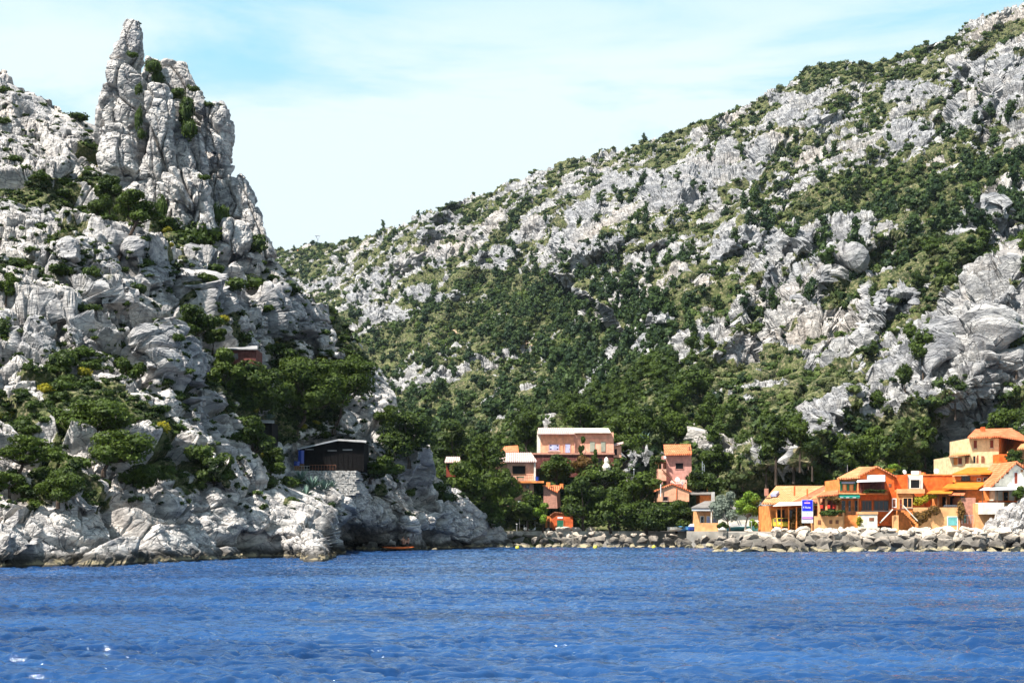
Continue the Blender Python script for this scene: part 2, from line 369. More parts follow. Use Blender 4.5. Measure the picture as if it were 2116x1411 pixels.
# cx, top, bottom, half width, protrusion (m), kind, lean (px sideways per px down)
LF = [(372, 508, 592, 100, 7, 'c', 0.25), (470, 560, 660, 60, 4, 'c', 0.1), (608, 600, 702, 84, 4, 'c', 0.05), (356, 655, 802, 52, 7, 'c', 0.22), (186, 498, 582, 58, 5, 'c', 0.0),
      (110, 510, 570, 50, 3.5, 'c', 0.2), (235, 575, 665, 82, 6, 'c', 0.25), (215, 650, 742, 84, 5, 'c', 0.5), (60, 640, 740, 50, 4, 'c', 0.4), (438, 880, 1010, 28, 4, 'o', 0.62), (520, 900, 1000, 22, 3, 'o', 0.4),
      (430, 810, 905, 36, 4, 'c', 0.3), (40, 1050, 1150, 60, 2.2, 'o', 0.1), (20, 960, 1070, 34, 1.5, 'o', 0.3),
      (632, 1070, 1156, 56, 2.6, 'o', 0.1), (540, 1040, 1110, 70, 2, 'o', 0.3), (858, 905, 1015, 30, 7, 'c', 0.05), (793, 806, 852, 24, 4, 'o', 0.4),
      (690, 895, 1000, 95, -5.0, 'o', 0), (860, 1040, 1125, 40, 4, 'o', 0), (780, 1050, 1125, 45, 4, 'o', 0.1), (930, 1030, 1130, 40, 4, 'o', 0.3), (700, 690, 760, 50, 4, 'o', 0.5),
      (60, 190, 262, 46, 6, 'c', 0.1), (140, 250, 300, 30, 4, 'c', 0.2), (150, 205, 250, 30, 3, 'o', 0), (20, 150, 200, 24, 3, 'c', 0.5), (90, 330, 380, 60, 3, 'o', 0), (60, 400, 450, 60, 3, 'c', 0.3), (165, 1000, 1045, 60, 3, 'c', 0.2)]
LCOV = ["233433333333333333333", "233433333333333333333", "233343333333333333333", "232333333333333333333", "323333333333333333333", "33333333333333333333", "32333333333333333333", "43344455555555555555", "32357755555555555555", "22346754455555555555", "43423335542255555555", "54433222223544444444", "33222222222223444444", "33322234412223444444", "43522223345444444444", "22223323677777655555", "22222323577776444444", "22223343266776544444", "22223332235445443333", "22223332234344232211", "22112222222211111111", "11111111111111111111", "11111111111111111111", "11111111111111111111", "11111111111111111111"]
def covgrid(rows, x0, step):
    n = max(len(r) for r in rows); A = np.array([[int(ch) for ch in r.ljust(n, r[-1])] for r in rows], float) / 9.0
    def f(px, py):
        u = np.clip((px - x0) / step - 0.5, 0, A.shape[1] - 1.001); v = np.clip(py / step - 0.5, 0, A.shape[0] - 1.001)
        i = np.floor(v).astype(int); j = np.floor(u).astype(int); a = v - i; b = u - j
        return (A[i, j] * (1 - a) * (1 - b) + A[i + 1, j] * a * (1 - b) + A[i, j + 1] * (1 - a) * b + A[i + 1, j + 1] * a * b)
    return f
covL = covgrid(LCOV, 0, 50)
def coverL(P, px, py):
    n = smooth_noise01(P, 301, 4.2, -0.6, 1.5)
    c = covL(px, py) * 0.72; m = sstep(c - n, -0.14, 0.16)
    return m * sstep(P[:, 2], 3.0, 7.0)
def rockL(P, mask):
    big = rock(P, (10.5, 4.2), 11, 1.0, -0.5, 0.35, (0.85, 1.0, 1.5)); mid = rock(P, (1.7, 0.75), 29, 1.0, -0.45, 0.8, (0.8, 1.0, 1.5))
    f = (fbm(P / 0.5, 3, 77) - 0.5) * 0.16
    hp = W(688, 955, 167); calm = 0.25 + 0.75 * sstep(np.hypot(P[:, 0] - hp.x, (P[:, 2] - hp.z) * 1.3), 5.0, 9.0)
    return calm * (0.50 + 0.50 * sstep(P[:, 2], 0.5, 7.0)) * (big * 0.72 * (1 - 0.3 * mask) + (mid * 0.55 + f) * (1 - 0.8 * mask))
pxl = np.concatenate([np.linspace(-420, -12, 70), np.linspace(-10, 1062, 900)])
left_hill, GL = terrain('hill_left', pxl, LW, LS, fL, LF, 760, rockL, coverL, M['rock_near'], (14, 90, 75), (8, 6, 3.0))

# --- the rock spire and its shoulders, overlapping upright buttresses
def tower(out, Yc, dr, step=0.13, top=0.12, seed=0, amp=0.62, power=2.6):
    a = np.array(out, float); py0, py1 = a[0, 0], a[-1, 0]; sc = Yc / F
    n = int((py1 - py0) * sc / step); py = np.linspace(py0, py1, n)
    Lx = np.interp(py, a[:, 0], a[:, 1]); Rx = np.interp(py, a[:, 0], a[:, 2])
    cxw = ((Lx + Rx) / 2 - CX) * sc; hw = (Rx - Lx) / 2 * sc; hd = np.maximum(hw * dr, 0.8)
    hd = np.convolve(np.pad(hd, 12, 'edge'), np.ones(25) / 25, 'valid')[:n]
    z = CH + (HY - py) * sc
    m = int(2 * math.pi * hw.mean() * 1.1 / step); th = np.linspace(0, 2 * math.pi, m, endpoint=False)
    ct, st = np.cos(th), np.sin(th); r = (np.abs(ct) ** power + np.abs(st) ** power) ** (-1 / power)
    X = cxw[:, None] + hw[:, None] * (r * ct)[None]; Yw = Yc + hd[:, None] * (r * st)[None]; Z = np.repeat(z[:, None], m, 1)
    capn = 6; caps = []
    for k in range(capn):
        q = 1 - (capn - k) / capn * 1.0; q = math.sqrt(max(0.0, 1 - ((capn - k) / capn) ** 2))
        caps.append(np.stack([cxw[0] + (X[0] - cxw[0]) * q, Yc + (Yw[0] - Yc) * q, Z[0] + hw[0] * top * (1 - q)], -1))
    P = np.concatenate([np.stack(caps), np.stack([X, Yw, Z], -1)])
    nR = len(P); du = np.roll(P, -1, 1) - np.roll(P, 1, 1); dv = np.gradient(P, axis=0); N = np.cross(dv, du)
    N /= np.linalg.norm(N, axis=-1, keepdims=True) + 1e-6
    outw = P - np.stack([np.full(m, 1) * 0 + P[:, :, 0].mean(1, keepdims=True), np.full((nR, m), Yc), P[:, :, 2]], -1)
    sgn = np.sign((N * outw).sum(-1).mean()); N *= sgn
    fl = P.reshape(-1, 3)
    hs = np.clip(np.repeat(np.concatenate([np.full(capn, hw[0]), hw]), m) / 3.2, 0.2, 1)
    d = hs * rock(fl, (7.5, 3.4), 300 + seed, 1.0, 0.12, 0.35, (1.25, 1.0, 0.62)) * amp + rock(fl, (1.5, 0.7), 340 + seed, 0.4, 0.15, 0.6, (1.1, 1, 0.8)) * 0.85 + (fbm(fl / 0.45, 3, 70) - 0.5) * 0.12
    D = fl + N.reshape(-1, 3) * d[:, None]
    idx = np.arange(nR * m).reshape(nR, m); nx = np.roll(idx, -1, 1)
    f = np.stack([idx[:-1].ravel(), idx[1:].ravel(), nx[1:].ravel(), nx[:-1].ravel()], 1)
    if sgn > 0: f = f[:, ::-1]
    return D, f
towers = [
    ([(44, 262, 288), (55, 251, 298), (80, 247, 301), (112, 242, 306), (124, 230, 308), (140, 222, 300), (160, 215, 300), (200, 209, 296), (250, 206, 292), (320, 207, 290), (360, 226, 300), (400, 243, 320), (470, 252, 350)], 184.0, 0.75, 1),
    ([(182, 308, 346), (195, 299, 356), (230, 297, 364), (300, 298, 368), (360, 290, 372), (470, 284, 380)], 179.5, 0.8, 2),
    ([(130, 338, 384), (145, 334, 390), (176, 330, 408), (190, 326, 434), (212, 322, 440), (225, 322, 458), (300, 322, 452), (420, 330, 470), (480, 330, 480)], 188.0, 0.6, 3),
    ([(352, 362, 402), (368, 346, 420), (400, 340, 436), (440, 345, 444), (480, 358, 452)], 175.0, 0.8, 4),
    ([(305, 402, 462), (330, 398, 470), (365, 396, 486), (385, 400, 505), (430, 410, 528), (480, 420, 548), (525, 440, 566), (550, 450, 574)], 186.0, 0.7, 5),
    ([(216, 412, 458), (232, 404, 468), (262, 402, 473), (290, 404, 471), (305, 410, 462), (318, 420, 450)], 182.5, 0.7, 6),
    ([(265, 222, 262), (285, 214, 274), (330, 208, 284), (350, 212, 296), (400, 246, 320), (460, 256, 330)], 179.0, 0.8, 7),
    ([(360, 492, 508), (378, 486, 514), (420, 490, 532), (480, 500, 552), (540, 515, 572)], 184.0, 0.8, 8),
    ([(462, 415, 470), (470, 400, 500), (500, 420, 520), (530, 440, 545)], 178.0, 0.7, 9),
    ([(122, 302, 322), (132, 298, 342), (160, 292, 345), (300, 288, 345), (480, 280, 350)], 188.5, 0.5, 11),
    ([(262, 350, 400), (285, 340, 412), (340, 340, 425), (400, 345, 440), (470, 350, 460)], 181.5, 0.5, 10),
]
VV, FF, off = [], [], 0
for (o_, yc, dr, sd_) in towers:
    v_, f_ = tower(o_, yc, dr, seed=sd_ * 3); VV.append(v_); FF.append(f_ + off); off += len(v_)
sv = np.concatenate(VV)
spire = link('rock_spire', mesh_np('rock_spire', sv, np.concatenate(FF), M['rock_near'], False, {'veg': np.zeros(len(sv))})); tag(spire, kind='structure')

# --- the valley and the big right-hand hill (far)
RS = interp([(380, 545), (480, 530), (570, 520), (600, 516), (640, 512), (680, 505), (715, 500), (760, 488), (800, 474), (845, 462), (852, 448), (880, 436), (930, 422), (980, 402), (1060, 380), (1130, 352), (1200, 330), (1290, 305), (1350, 288), (1420, 268), (1500, 235), (1560, 205),
             (1620, 172), (1660, 140), (1700, 128), (1745, 124), (1800, 132), (1850, 118), (1900, 98), (1960, 76), (2010, 50), (2060, 28), (2116, 12), (2200, -12), (2450, -90)])
RD = [(400, 545, 1150), (570, 515, 1150), (700, 500, 1020), (850, 445, 900), (1000, 398, 850), (1250, 322, 790), (1500, 235, 740), (1700, 128, 720), (1900, 100, 690), (2116, 12, 640), (2400, -90, 600),
      (620, 620, 880), (800, 560, 800), (1000, 560, 690), (1200, 480, 600), (1400, 420, 560), (1600, 350, 530), (1800, 300, 510), (2116, 200, 470), (2400, 200, 430), (400, 700, 760),
      (700, 750, 620), (900, 750, 520), (1100, 750, 450), (1250, 650, 450), (1300, 720, 395), (1500, 600, 385), (1700, 520, 365), (1900, 450, 370), (2116, 390, 360), (2400, 400, 330),
      (800, 900, 400), (950, 950, 300), (1100, 880, 290), (1250, 850, 310), (1400, 800, 300), (1600, 750, 300), (1800, 700, 290), (1960, 570, 300), (2116, 560, 275), (2400, 560, 260), (500, 950, 400),
      (1000, 1010, 228), (1200, 960, 232), (1400, 920, 238), (1550, 900, 234), (1700, 850, 232), (1900, 780, 234), (2116, 700, 232), (2400, 700, 225), (1900, 640, 300), (1750, 800, 250),
      (400, 1092, 240), (700, 1092, 215), (1000, 1092, 207), (1200, 1092, 206), (1400, 1092, 206), (1550, 1080, 204), (1700, 990, 206), (1900, 950, 208), (2116, 900, 208), (1900, 1092, 196), (2116, 1092, 194), (2400, 1092, 190)]
fRl = rbf([(a, b) for a, b, c in RD], [math.log(c) for a, b, c in RD]); fR = lambda x, y: np.exp(fRl(x, y))
RB = lambda x: np.full(x.shape, 1100.0)
RF = [(1400, 345, 430, 85, 26, 'c', 0.25), (1510, 338, 372, 70, 16, 'c', -0.1), (1290, 350, 392, 50, 16, 'c', -0.4), (1205, 405, 470, 34, 16, 'c', -0.3), (1212, 488, 545, 70, 22, 'c', -0.2), (1020, 508, 560, 45, 18, 'c', -0.6), (1100, 448, 500, 40, 12, 'c', -0.9),
      (905, 436, 462, 58, 14, 'c', 0), (930, 470, 496, 80, 14, 'c', 0), (870, 510, 560, 60, 22, 'c', -0.4), (745, 580, 628, 26, 22, 'c', 0), (800, 540, 600, 40, 16, 'c', -0.8), (650, 575, 600, 60, 12, 'c', 0),
      (1500, 468, 545, 34, 15, 'c', -0.4), (1570, 468, 530, 44, 16, 'c', -0.5), (1645, 475, 525, 40, 14, 'c', -0.4), (1745, 462, 525, 54, 15, 'c', -0.2), (1725, 532, 590, 44, 12, 'c', 0), (2010, 420, 490, 50, 13, 'c', -0.5), (2080, 400, 460, 40, 12, 'c', 0),
      (1340, 630, 735, 36, 14, 'c', -0.35), (1280, 585, 640, 30, 9, 'c', 0), (1400, 560, 680, 60, 12, 'o', -0.5), (1560, 600, 700, 60, 10, 'o', -0.7), (1640, 560, 640, 60, 10, 'c', -0.4),
      (1900, 680, 780, 60, 10, 'c', -0.8), (1760, 790, 880, 110, 8, 'o', -0.5), (1840, 600, 660, 60, 7, 'c', -0.2),
      (2075, 120, 260, 36, 26, 'c', -0.35), (1985, 205, 290, 36, 16, 'c', -0.8), (2000, 128, 180, 36, 16, 'c', 0), (1880, 168, 215, 60, 12, 'c', -0.5), (1880, 255, 310, 60, 14, 'c', -0.2), (1680, 230, 270, 70, 12, 'c', -0.3), (1640, 190, 215, 60, 10, 'c', -0.2), (1540, 290, 340, 60, 12, 'c', -0.4),
      (1240, 720, 750, 12, 8, 'o', 0), (1000, 800, 840, 40, 8, 'o', 0), (860, 740, 830, 50, 12, 'o', 0.2), (930, 790, 830, 40, 8, 'o', 0), (800, 640, 670, 60, 9, 'c', -0.6), (900, 600, 625, 60, 8, 'c', -0.4), (1060, 700, 740, 30, 6, 'o', 0),
      (1600, 950, 1010, 100, 5, 'o', -0.6), (1680, 880, 960, 50, 5, 'o', -0.6), (1320, 930, 980, 34, 6, 'c', 0), (1450, 870, 905, 60, 4, 'o', -0.4), (1500, 800, 840, 60, 4, 'o', 0)]
RCOV = ["444444444444444444444444444443333", "444444444444444444444444445443333", "444444444444444444444446666533333", "444444444444444444444466655443333", "444444444444444444455545556543334",
        "444444444444444445655455665444344", "444444444444445655466565566666566", "444444444455443232235666788888877", "444444346655432322345677887775444", "666655555433323424433334566765778",
        "776544523332353333322334666777888", "665334555886456333564333665654322", "556434678898964335333335545511222", "788788888999953334344335564111222", "888877776658984333433445653121222",
        "777554356589998555454556522242333", "888885667899976765665434445445555", "888888989899888898776334645435666", "999999999999998888663348887544445", "999999999999999999953328655555555",
        "999999999999999999922244444444444", "999999999999999999922244444444444", "999999999999999999999999999999999"]
covR = covgrid(RCOV, 550, 50)
def benchR(P):
    """phase of the limestone beds, which dip along the ridge: 0 at the foot of a step, 0.7 at its lip"""
    wv = fbm(P / np.array([45., 45., 30.]), 3, 611) * 2.6 + fbm(P / 9.0, 2, 617) * 0.35
    return (((P[:, 2] - 0.38 * P[:, 0]) / 24.0 + wv) % 1.0).astype(np.float32)
def coverR(P, px, py):
    dist = P[:, 1]
    n = smooth_noise01(P, 501, 11.0, 0.42, 2.4) * 0.62 + smooth_noise01(P, 533, 3.2, 0.42, 1.8) * 0.38
    u = benchR(P); c = covR(px, py) * 0.88 + 0.15 + np.where((u > 0.70) | (u < 0.10), 0.16, -0.10)
    return sstep(c - n, -0.07, 0.07)
def rockR(P, mask):
    big = rock(P, (22.0, 9.0), 811, 1.0, 0.42, 0.35, (0.6, 0.9, 1.5)); mid = rock(P, (4.0, 1.7), 829, 1.0, 0.35, 0.7, (0.75, 1.0, 1.4))
    f = (fbm(P / 1.2, 2, 87) - 0.5) * 0.5; fade = sstep(P[:, 2], 1.0, 12.0)
    u = benchR(P); saw = np.where(u < 0.7, u / 0.7, (1 - u) / 0.3) - 0.5
    amp = 5.2 * sstep(fbm(P / 38.0, 2, 640), 0.30, 0.60)
    flute = np.abs(fbm(P / np.array([2.6, 2.6, 11.0]), 3, 655) - 0.5) * 3.6 - 0.45
    return (saw * amp + flute * (1 - mask) + big * 0.34 * (1 - 0.45 * mask) + (mid * 0.95 + f) * (1 - 0.7 * mask)) * (0.15 + 0.85 * fade)
pxr = np.concatenate([np.linspace(380, 548, 60), np.linspace(550, 2126, 1150), np.linspace(2130, 2450, 90)])
right_hill, GR = terrain('hill_right', pxr, RB, RS, fR, RF, 800, rockR, coverR, M['rock_far'], (14, 500, 160), (4, 6, 3.0), True)

# --- footpath on the far slope: a bare strip of pale earth lying on the hill
def strip(name, pts, wid, mat, g, lift=0.25):
    bm = bmesh.new(); prev = None
    fine = []
    for (a, b) in zip(pts[:-1], pts[1:]):
        for k in range(4): fine.append((a[0] + (b[0] - a[0]) * k / 4, a[1] + (b[1] - a[1]) * k / 4, a[2] + (b[2] - a[2]) * k / 4))
    fine.append(pts[-1])
    for (x, y, ww) in fine:
        c = on(g, x, y); s = c.y / F; wv = ww * s * 0.5
        q = [bm.verts.new((c.x - wv, c.y - lift, c.z + lift)), bm.verts.new((c.x + wv, c.y - lift, c.z + lift)), bm.verts.new((c.x + wv, c.y + lift * 3, c.z - lift)), bm.verts.new((c.x - wv, c.y + lift * 3, c.z - lift))]
        if prev:
            for k in range(4): bm.faces.new((prev[k], prev[(k + 1) % 4], q[(k + 1) % 4], q[k]))
        else: bm.faces.new(q)
        prev = q
    bm.faces.new(prev[::-1]); me = bpy.data.meshes.new(name); bm.to_mesh(me); bm.free(); me.materials.append(mat)
    return tag(link(name, me), kind='structure')
M['earth'] = simple('bare_earth', (0.50, 0.36, 0.24), 0.95, 0.15, 0.4)
strip('path', [(925, 672, 4), (932, 678, 7), (941, 685, 5), (949, 692, 2.5)], 1, M['earth'], GR)
strip('path', [(1083, 706, 16), (1098, 712, 12), (1103, 722, 7), (1106, 732, 4)], 1, M['earth'], GR)

# ------------------------------------------------------------------ sea
def make_sea():
    ys = [14.0]
    while ys[-1] < 225: ys.append(ys[-1] + max(0.07, ys[-1] * 0.0021))
    ys = np.array(ys); nx = 1000; u = np.linspace(-1, 1, nx)
    X = u[None] * (0.43 * ys[:, None] + 9.0); Yg = np.repeat(ys[:, None], nx, 1)
    r = np.random.default_rng(3); Z = np.zeros_like(X)
    P2 = np.stack([X.ravel(), Yg.ravel(), np.zeros(X.size)], 1)
    wx = ((fbm(P2 / 3.0, 3, 5) - 0.5) * 2.2).reshape(X.shape); wy = ((fbm(P2 / 3.0 + 40, 3, 6) - 0.5) * 2.2).reshape(X.shape)
    gust = (0.25 + 1.35 * fbm(P2 / np.array([16.0, 9.0, 1.0]), 3, 8)).reshape(X.shape)
    for k in range(60):
        lam = 0.25 * 1.054 ** k; a = r.normal(1.45, 0.5)
        kx, ky = math.cos(a) * 2 * math.pi / lam, math.sin(a) * 2 * math.pi / lam
        Z += lam * (0.0240 if lam < 0.9 else (0.0130 if lam < 1.6 else (0.0060 if lam < 2.6 else 0.0025))) * np.sin(kx * (X + wx) + ky * (Yg + wy) + r.uniform(0, 6.28))
    Z *= gust
    Z = Z - 0.35 * np.abs(Z) + 0.02
    idx = np.arange(X.size).reshape(X.shape)
    fc = np.stack([idx[:-1, :-1].ravel(), idx[:-1, 1:].ravel(), idx[1:, 1:].ravel(), idx[1:, :-1].ravel()], 1)
    m, t, b = principled('sea_water')
    pos = t.node('ShaderNodeNewGeometry').outputs['Position']
    nb = t.noise(t.mapping(pos, (0.05, 0.09, 1)), 1.0, 3)
    t.put(b.inputs['Base Color'], t.mix(t.ramp(nb, 0.35, 0.65), (0.008, 0.032, 0.098), (0.020, 0.066, 0.172)))
    b.inputs['Roughness'].default_value = 0.06; b.inputs['IOR'].default_value = 1.33
    b.inputs['Specular Tint'].default_value = (0.84, 0.93, 1.0, 1)
    n1 = t.noise(t.mapping(pos, (4.5, 7.5, 1)), 1.0, 4, 0.6, 0.1); n2 = t.noise(t.mapping(pos, (1.2, 2.4, 1)), 1.0, 3, 0.55, 0.1)
    h = t.math('ADD', t.math('MULTIPLY', n1, 0.5), n2)
    t.put(b.inputs['Normal'], t.bump(h, 0.7, 0.12))
    o = link('sea', mesh_np('sea', np.stack([X, Yg, Z], -1).reshape(-1, 3), fc, m, True)); tag(o, kind='structure')
    # the rest of the sea out to the horizon on all sides, a hand below the crests
    big = np.array([(-1800, -1800, -0.32), (1800, -1800, -0.32), (1800, 900, -0.32), (-1800, 900, -0.32)])
    tag(link('sea', mesh_np('sea_wide', big, np.array([[0, 1, 2, 3]]), m)), kind='structure')
make_sea()

# ------------------------------------------------------------------ thin sea air between here and the far ridge
def make_haze():
    bm = bmesh.new(); bmesh.ops.create_cube(bm, size=1); me = bpy.data.meshes.new('haze')
    for v in bm.verts: v.co = Vector((v.co.x * 3700, -50 + v.co.y * 3700, 160 + v.co.z * 420 ))
    bm.to_mesh(me); bm.free(); m = bpy.data.materials.new('sea_air'); m.use_nodes = True; t = NT(m.node_tree); t.n.clear()
    v = t.node('ShaderNodeVolumePrincipled'); v.inputs['Color'].default_value = (0.70, 0.84, 1.0, 1); v.inputs['Density'].default_value = 0.00003
    o = t.node('ShaderNodeOutputMaterial'); t.link(v.outputs[0], o.inputs['Volume']); me.materials.append(m)
    tag(link('haze', me), 'thin blue haze over the valley', 'haze', None, 'stuff')
make_haze()

# ------------------------------------------------------------------ foliage geometry
def unit_dirs(r, n):
    v = r.normal(size=(n, 3)); return v / np.linalg.norm(v, axis=1, keepdims=True)
_ico = None
def ico(sub=2):
    bm = bmesh.new(); bmesh.ops.create_icosphere(bm, subdivisions=sub, radius=1.0)
    v = np.array([x.co[:] for x in bm.verts]); f = np.array([[q.index for q in t.verts] for t in bm.faces]); bm.free(); return v, f
ICO1, ICO2 = ico(1), ico(2)
def crown_arrays(clumps, leaves, size, r, core=0.78, up=0.25, flat=0.5):
    """leaf-clump triangles spread through and over lumpy ellipsoids (cx,cy,cz,rx,ry,rz); returns verts, tris, tint"""
    V, T, tint = [], [], []; off = 0
    vol = np.array([(c[3] * c[4] + c[4] * c[5] + c[3] * c[5]) for c in clumps]); share = vol / vol.sum()
    for c, sh in zip(clumps, share):
        ce, ra = np.array(c[:3]), np.array(c[3:6]); ct = r.random()
        iv, itf = ICO1 if leaves * sh < 90 else ICO2
        wob = 1 + 0.25 * (fbm(iv * 1.7 + r.random() * 50, 2, 3) - 0.5) * 2
        cv = ce + iv * ra * core * wob[:, None]
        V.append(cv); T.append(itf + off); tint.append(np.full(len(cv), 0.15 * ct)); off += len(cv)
        n = max(6, int(leaves * sh)); d = unit_dirs(r, n); d[:, 2] += up * (r.random(n)); d /= np.linalg.norm(d, axis=1, keepdims=True)
        lum = 0.80 + 0.42 * fbm(d * 2.3 + r.random() * 90, 2, 9) + r.normal(0, 0.05, n)
        p = ce + d * ra * lum[:, None]
        nn = d / ra; nn = nn / np.linalg.norm(nn, axis=1, keepdims=True) + r.normal(0, flat, (n, 3)); nn /= np.linalg.norm(nn, axis=1, keepdims=True)
        a = np.cross(nn, r.normal(size=(n, 3))); a /= np.linalg.norm(a, axis=1, keepdims=True) + 1e-9; b = np.cross(nn, a)
        s = size * r.uniform(0.6, 1.5, n)[:, None]
        q = np.stack([p + a * s, p - a * s * 0.55 + b * s * 0.8, p - a * s * 0.55 - b * s * 0.8], 1).reshape(-1, 3)
        V.append(q); T.append(np.arange(n * 3).reshape(-1, 3) + off); off += n * 3
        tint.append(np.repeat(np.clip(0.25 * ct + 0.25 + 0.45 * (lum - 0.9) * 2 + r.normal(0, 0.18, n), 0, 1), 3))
    return np.concatenate(V), np.concatenate(T), np.concatenate(tint)
def tube_into(bm, pts, rads, seg=7):
    rings = []
    for k, (p, rr) in enumerate(zip(pts, rads)):
        p = Vector(p); q = Vector(pts[min(k + 1, len(pts) - 1)]); o_ = Vector(pts[max(k - 1, 0)]); d = (q - o_).normalized() if (q - o_).length > 1e-6 else Vector((0, 0, 1))
        a = d.orthogonal().normalized(); b = d.cross(a)
        rings.append([bm.verts.new(p + (a * math.cos(t) + b * math.sin(t)) * rr) for t in [2 * math.pi * j / seg for j in range(seg)]])
    for A, B in zip(rings[:-1], rings[1:]):
        off = min(range(seg), key=lambda s: (A[0].co - B[s].co).length)
        for j in range(seg): bm.faces.new((A[j], A[(j + 1) % seg], B[(j + 1 + off) % seg], B[(j + off) % seg]))
    bm.faces.new(rings[0][::-1]); bm.faces.new(rings[-1])
def bm_mesh(name, bm, mat, smooth=False):
    bmesh.ops.recalc_face_normals(bm, faces=bm.faces[:]); me = bpy.data.meshes.new(name); bm.to_mesh(me); bm.free(); me.materials.append(mat)
    if smooth:
        for p in me.polygons: p.use_smooth = True
    return me
def crown_mesh(clumps, leaves, size, r, mat, **kw):
    v, t, ti = crown_arrays(clumps, leaves, size, r, **kw); return mesh_np('crown', v, t, mat, False, {'tint': ti})
def trunk_mesh(base, targets, r0, r, fork=0.45, mat=None):
    """a bent tapering trunk from base that forks into limbs running to every target"""
    bm = bmesh.new(); base = Vector(base); tg = [Vector(t) for t in targets]; mean = sum(tg, Vector()) / len(tg)
    fk = base.lerp(mean, fork) + Vector((r.normal(0, 0.05), 0, 0)) * (mean - base).length
    mid = base.lerp(fk, 0.5) + Vector((r.normal(0, 0.06), r.normal(0, 0.04), 0)) * (mean - base).length
    below = base - Vector((0, 0, 0.6 + 0 * r0))
    tube_into(bm, [below, base, mid, fk], [r0 * 1.5, r0 * 1.2, r0 * 0.9, r0 * 0.75])
    for t in tg:
        m1 = fk.lerp(t, 0.45) + Vector((r.normal(0, 0.08), r.normal(0, 0.06), -0.04)) * (t - fk).length
        tube_into(bm, [fk, m1, t], [r0 * 0.6, r0 * 0.38, r0 * 0.12], 5)
    return bm_mesh('trunk', bm, mat or M['bark'])

PINES_G = 'aleppo pines growing on the slopes'
def hero_tree(name, cx, cy, wpx, hpx, bx, by, Y, label, cat='pine tree', n=9, mat='pine', flat=0.5, leaves=2600, lsz=0.17, seed=1, fork=0.5, r0=None, group=None, bark=None, core=0.60, depth=0.8):
    """a tree whose crown is about wpx by hpx photo pixels around (cx, cy), rooted at (bx, by), standing Y metres away"""
    if bx < 900 and by < 1062: Y = on(GL, bx, by).y - 0.35
    r = np.random.default_rng(seed); s = Y / F; base = W(bx, by, Y); ce = W(cx, cy, Y) - base
    rw, rh = wpx * s / 2, hpx * s / 2; cl = []
    for k in range(n):
        a = 2 * math.pi * (k + r.random() * 0.6) / n; q = math.sqrt((k + 0.5) / n) * 0.74
        x = q * math.cos(a * 2.4) * rw; z = q * math.sin(a * 2.4) * rh; y = r.uniform(-depth, depth) * rw * 0.6
        rx = rw * r.uniform(0.26, 0.46); cl.append((ce.x + x, ce.y + y, ce.z + z - 0.15 * rh * abs(x / rw), rx, rx * 0.95, max(rx * flat, min(rh * 0.3, rx)) * r.uniform(0.8, 1.1)))
    root = empty(name, base, label, cat, group)
    link('crown', crown_mesh(cl, leaves, lsz, r, M[mat], core=core), root)
    tt = [(c[0], c[1], c[2] - c[5] * 0.3) for c in cl]
    link('trunk', trunk_mesh((0, 0, 0), tt, r0 or max(0.09, rw * 0.055), r, fork, M[bark or 'bark']), root)
    return root
# the pines and bushes one can tell apart, from the photo:   crown x, y, width, height, foot x, y, distance
H = lambda *a, **k: hero_tree('pine_tree', *a, **k)
H(282, 430, 102, 66, 243, 540, 166, 'flat-topped pine with bare leaning trunk below the rock spire', n=10, seed=11, flat=0.42, fork=0.72, r0=0.22, leaves=2600)
H(222, 395, 62, 84, 226, 450, 176, 'bushy dark pine against the left foot of the rock spire', n=10, seed=12, flat=0.7, fork=0.4)
H(206, 442, 70, 52, 212, 476, 172, 'low pine left of the flat-topped leaning pine', n=8, seed=13, flat=0.7, fork=0.3)
H(402, 665, 104, 62, 412, 715, 164, 'rounded pine on the ledge above the red cabin', n=10, seed=14, fork=0.4)
H(440, 690, 50, 40, 440, 720, 166, 'small pine right of the rounded ledge pine', n=6, seed=15, fork=0.4)
H(525, 800, 150, 110, 524, 862, 158, 'broad pine with slim trunk below the red cabin', n=16, seed=16, flat=0.5, fork=0.45, r0=0.2, leaves=5200)
H(462, 765, 90, 90, 470, 826, 156, 'pine at the left edge of the big pine group', n=10, seed=17, flat=0.6, fork=0.5, leaves=2800)
H(632, 798, 170, 130, 612, 890, 160, 'widest pine in the middle of the group above the black hut', n=18, seed=18, flat=0.5, fork=0.5, r0=0.25, leaves=6200)
H(722, 775, 130, 90, 690, 888, 166, 'pine leaning right over the white crag above the black hut', n=13, seed=19, flat=0.45, fork=0.5, r0=0.22, leaves=4200)
H(600, 755, 120, 60, 600, 830, 166, 'tall pine at the back of the group above the black hut', n=10, seed=20, flat=0.5, fork=0.5, leaves=2600)
H(838, 895, 120, 106, 846, 958, 174, 'dark pine on the rocks right of the black hut', n=14, seed=21, flat=0.55, fork=0.4, leaves=4400)
H(800, 862, 60, 50, 806, 900, 178, 'small pine behind the dark pine right of the black hut', n=7, seed=22, fork=0.4)
H(196, 858, 176, 62, 170, 912, 118, 'spreading umbrella pine with dark forked limbs on the lower left slope', n=15, seed=23, flat=0.40, fork=0.28, r0=0.16, leaves=4200, lsz=0.12)
H(248, 925, 150, 76, 214, 972, 114, 'bright green pine below the umbrella pine', n=13, seed=24, flat=0.5, fork=0.4, leaves=4200, lsz=0.12)
H(300, 985, 120, 50, 250, 985, 112, 'wind-bent pine trailing down to the shore rocks', n=10, seed=25, flat=0.5, fork=0.4, leaves=2600, lsz=0.12)
H(60, 930, 150, 56, 40, 975, 110, 'pine with bare horizontal limbs at the left edge', n=10, seed=26, flat=0.35, fork=0.35, leaves=2700, lsz=0.12)
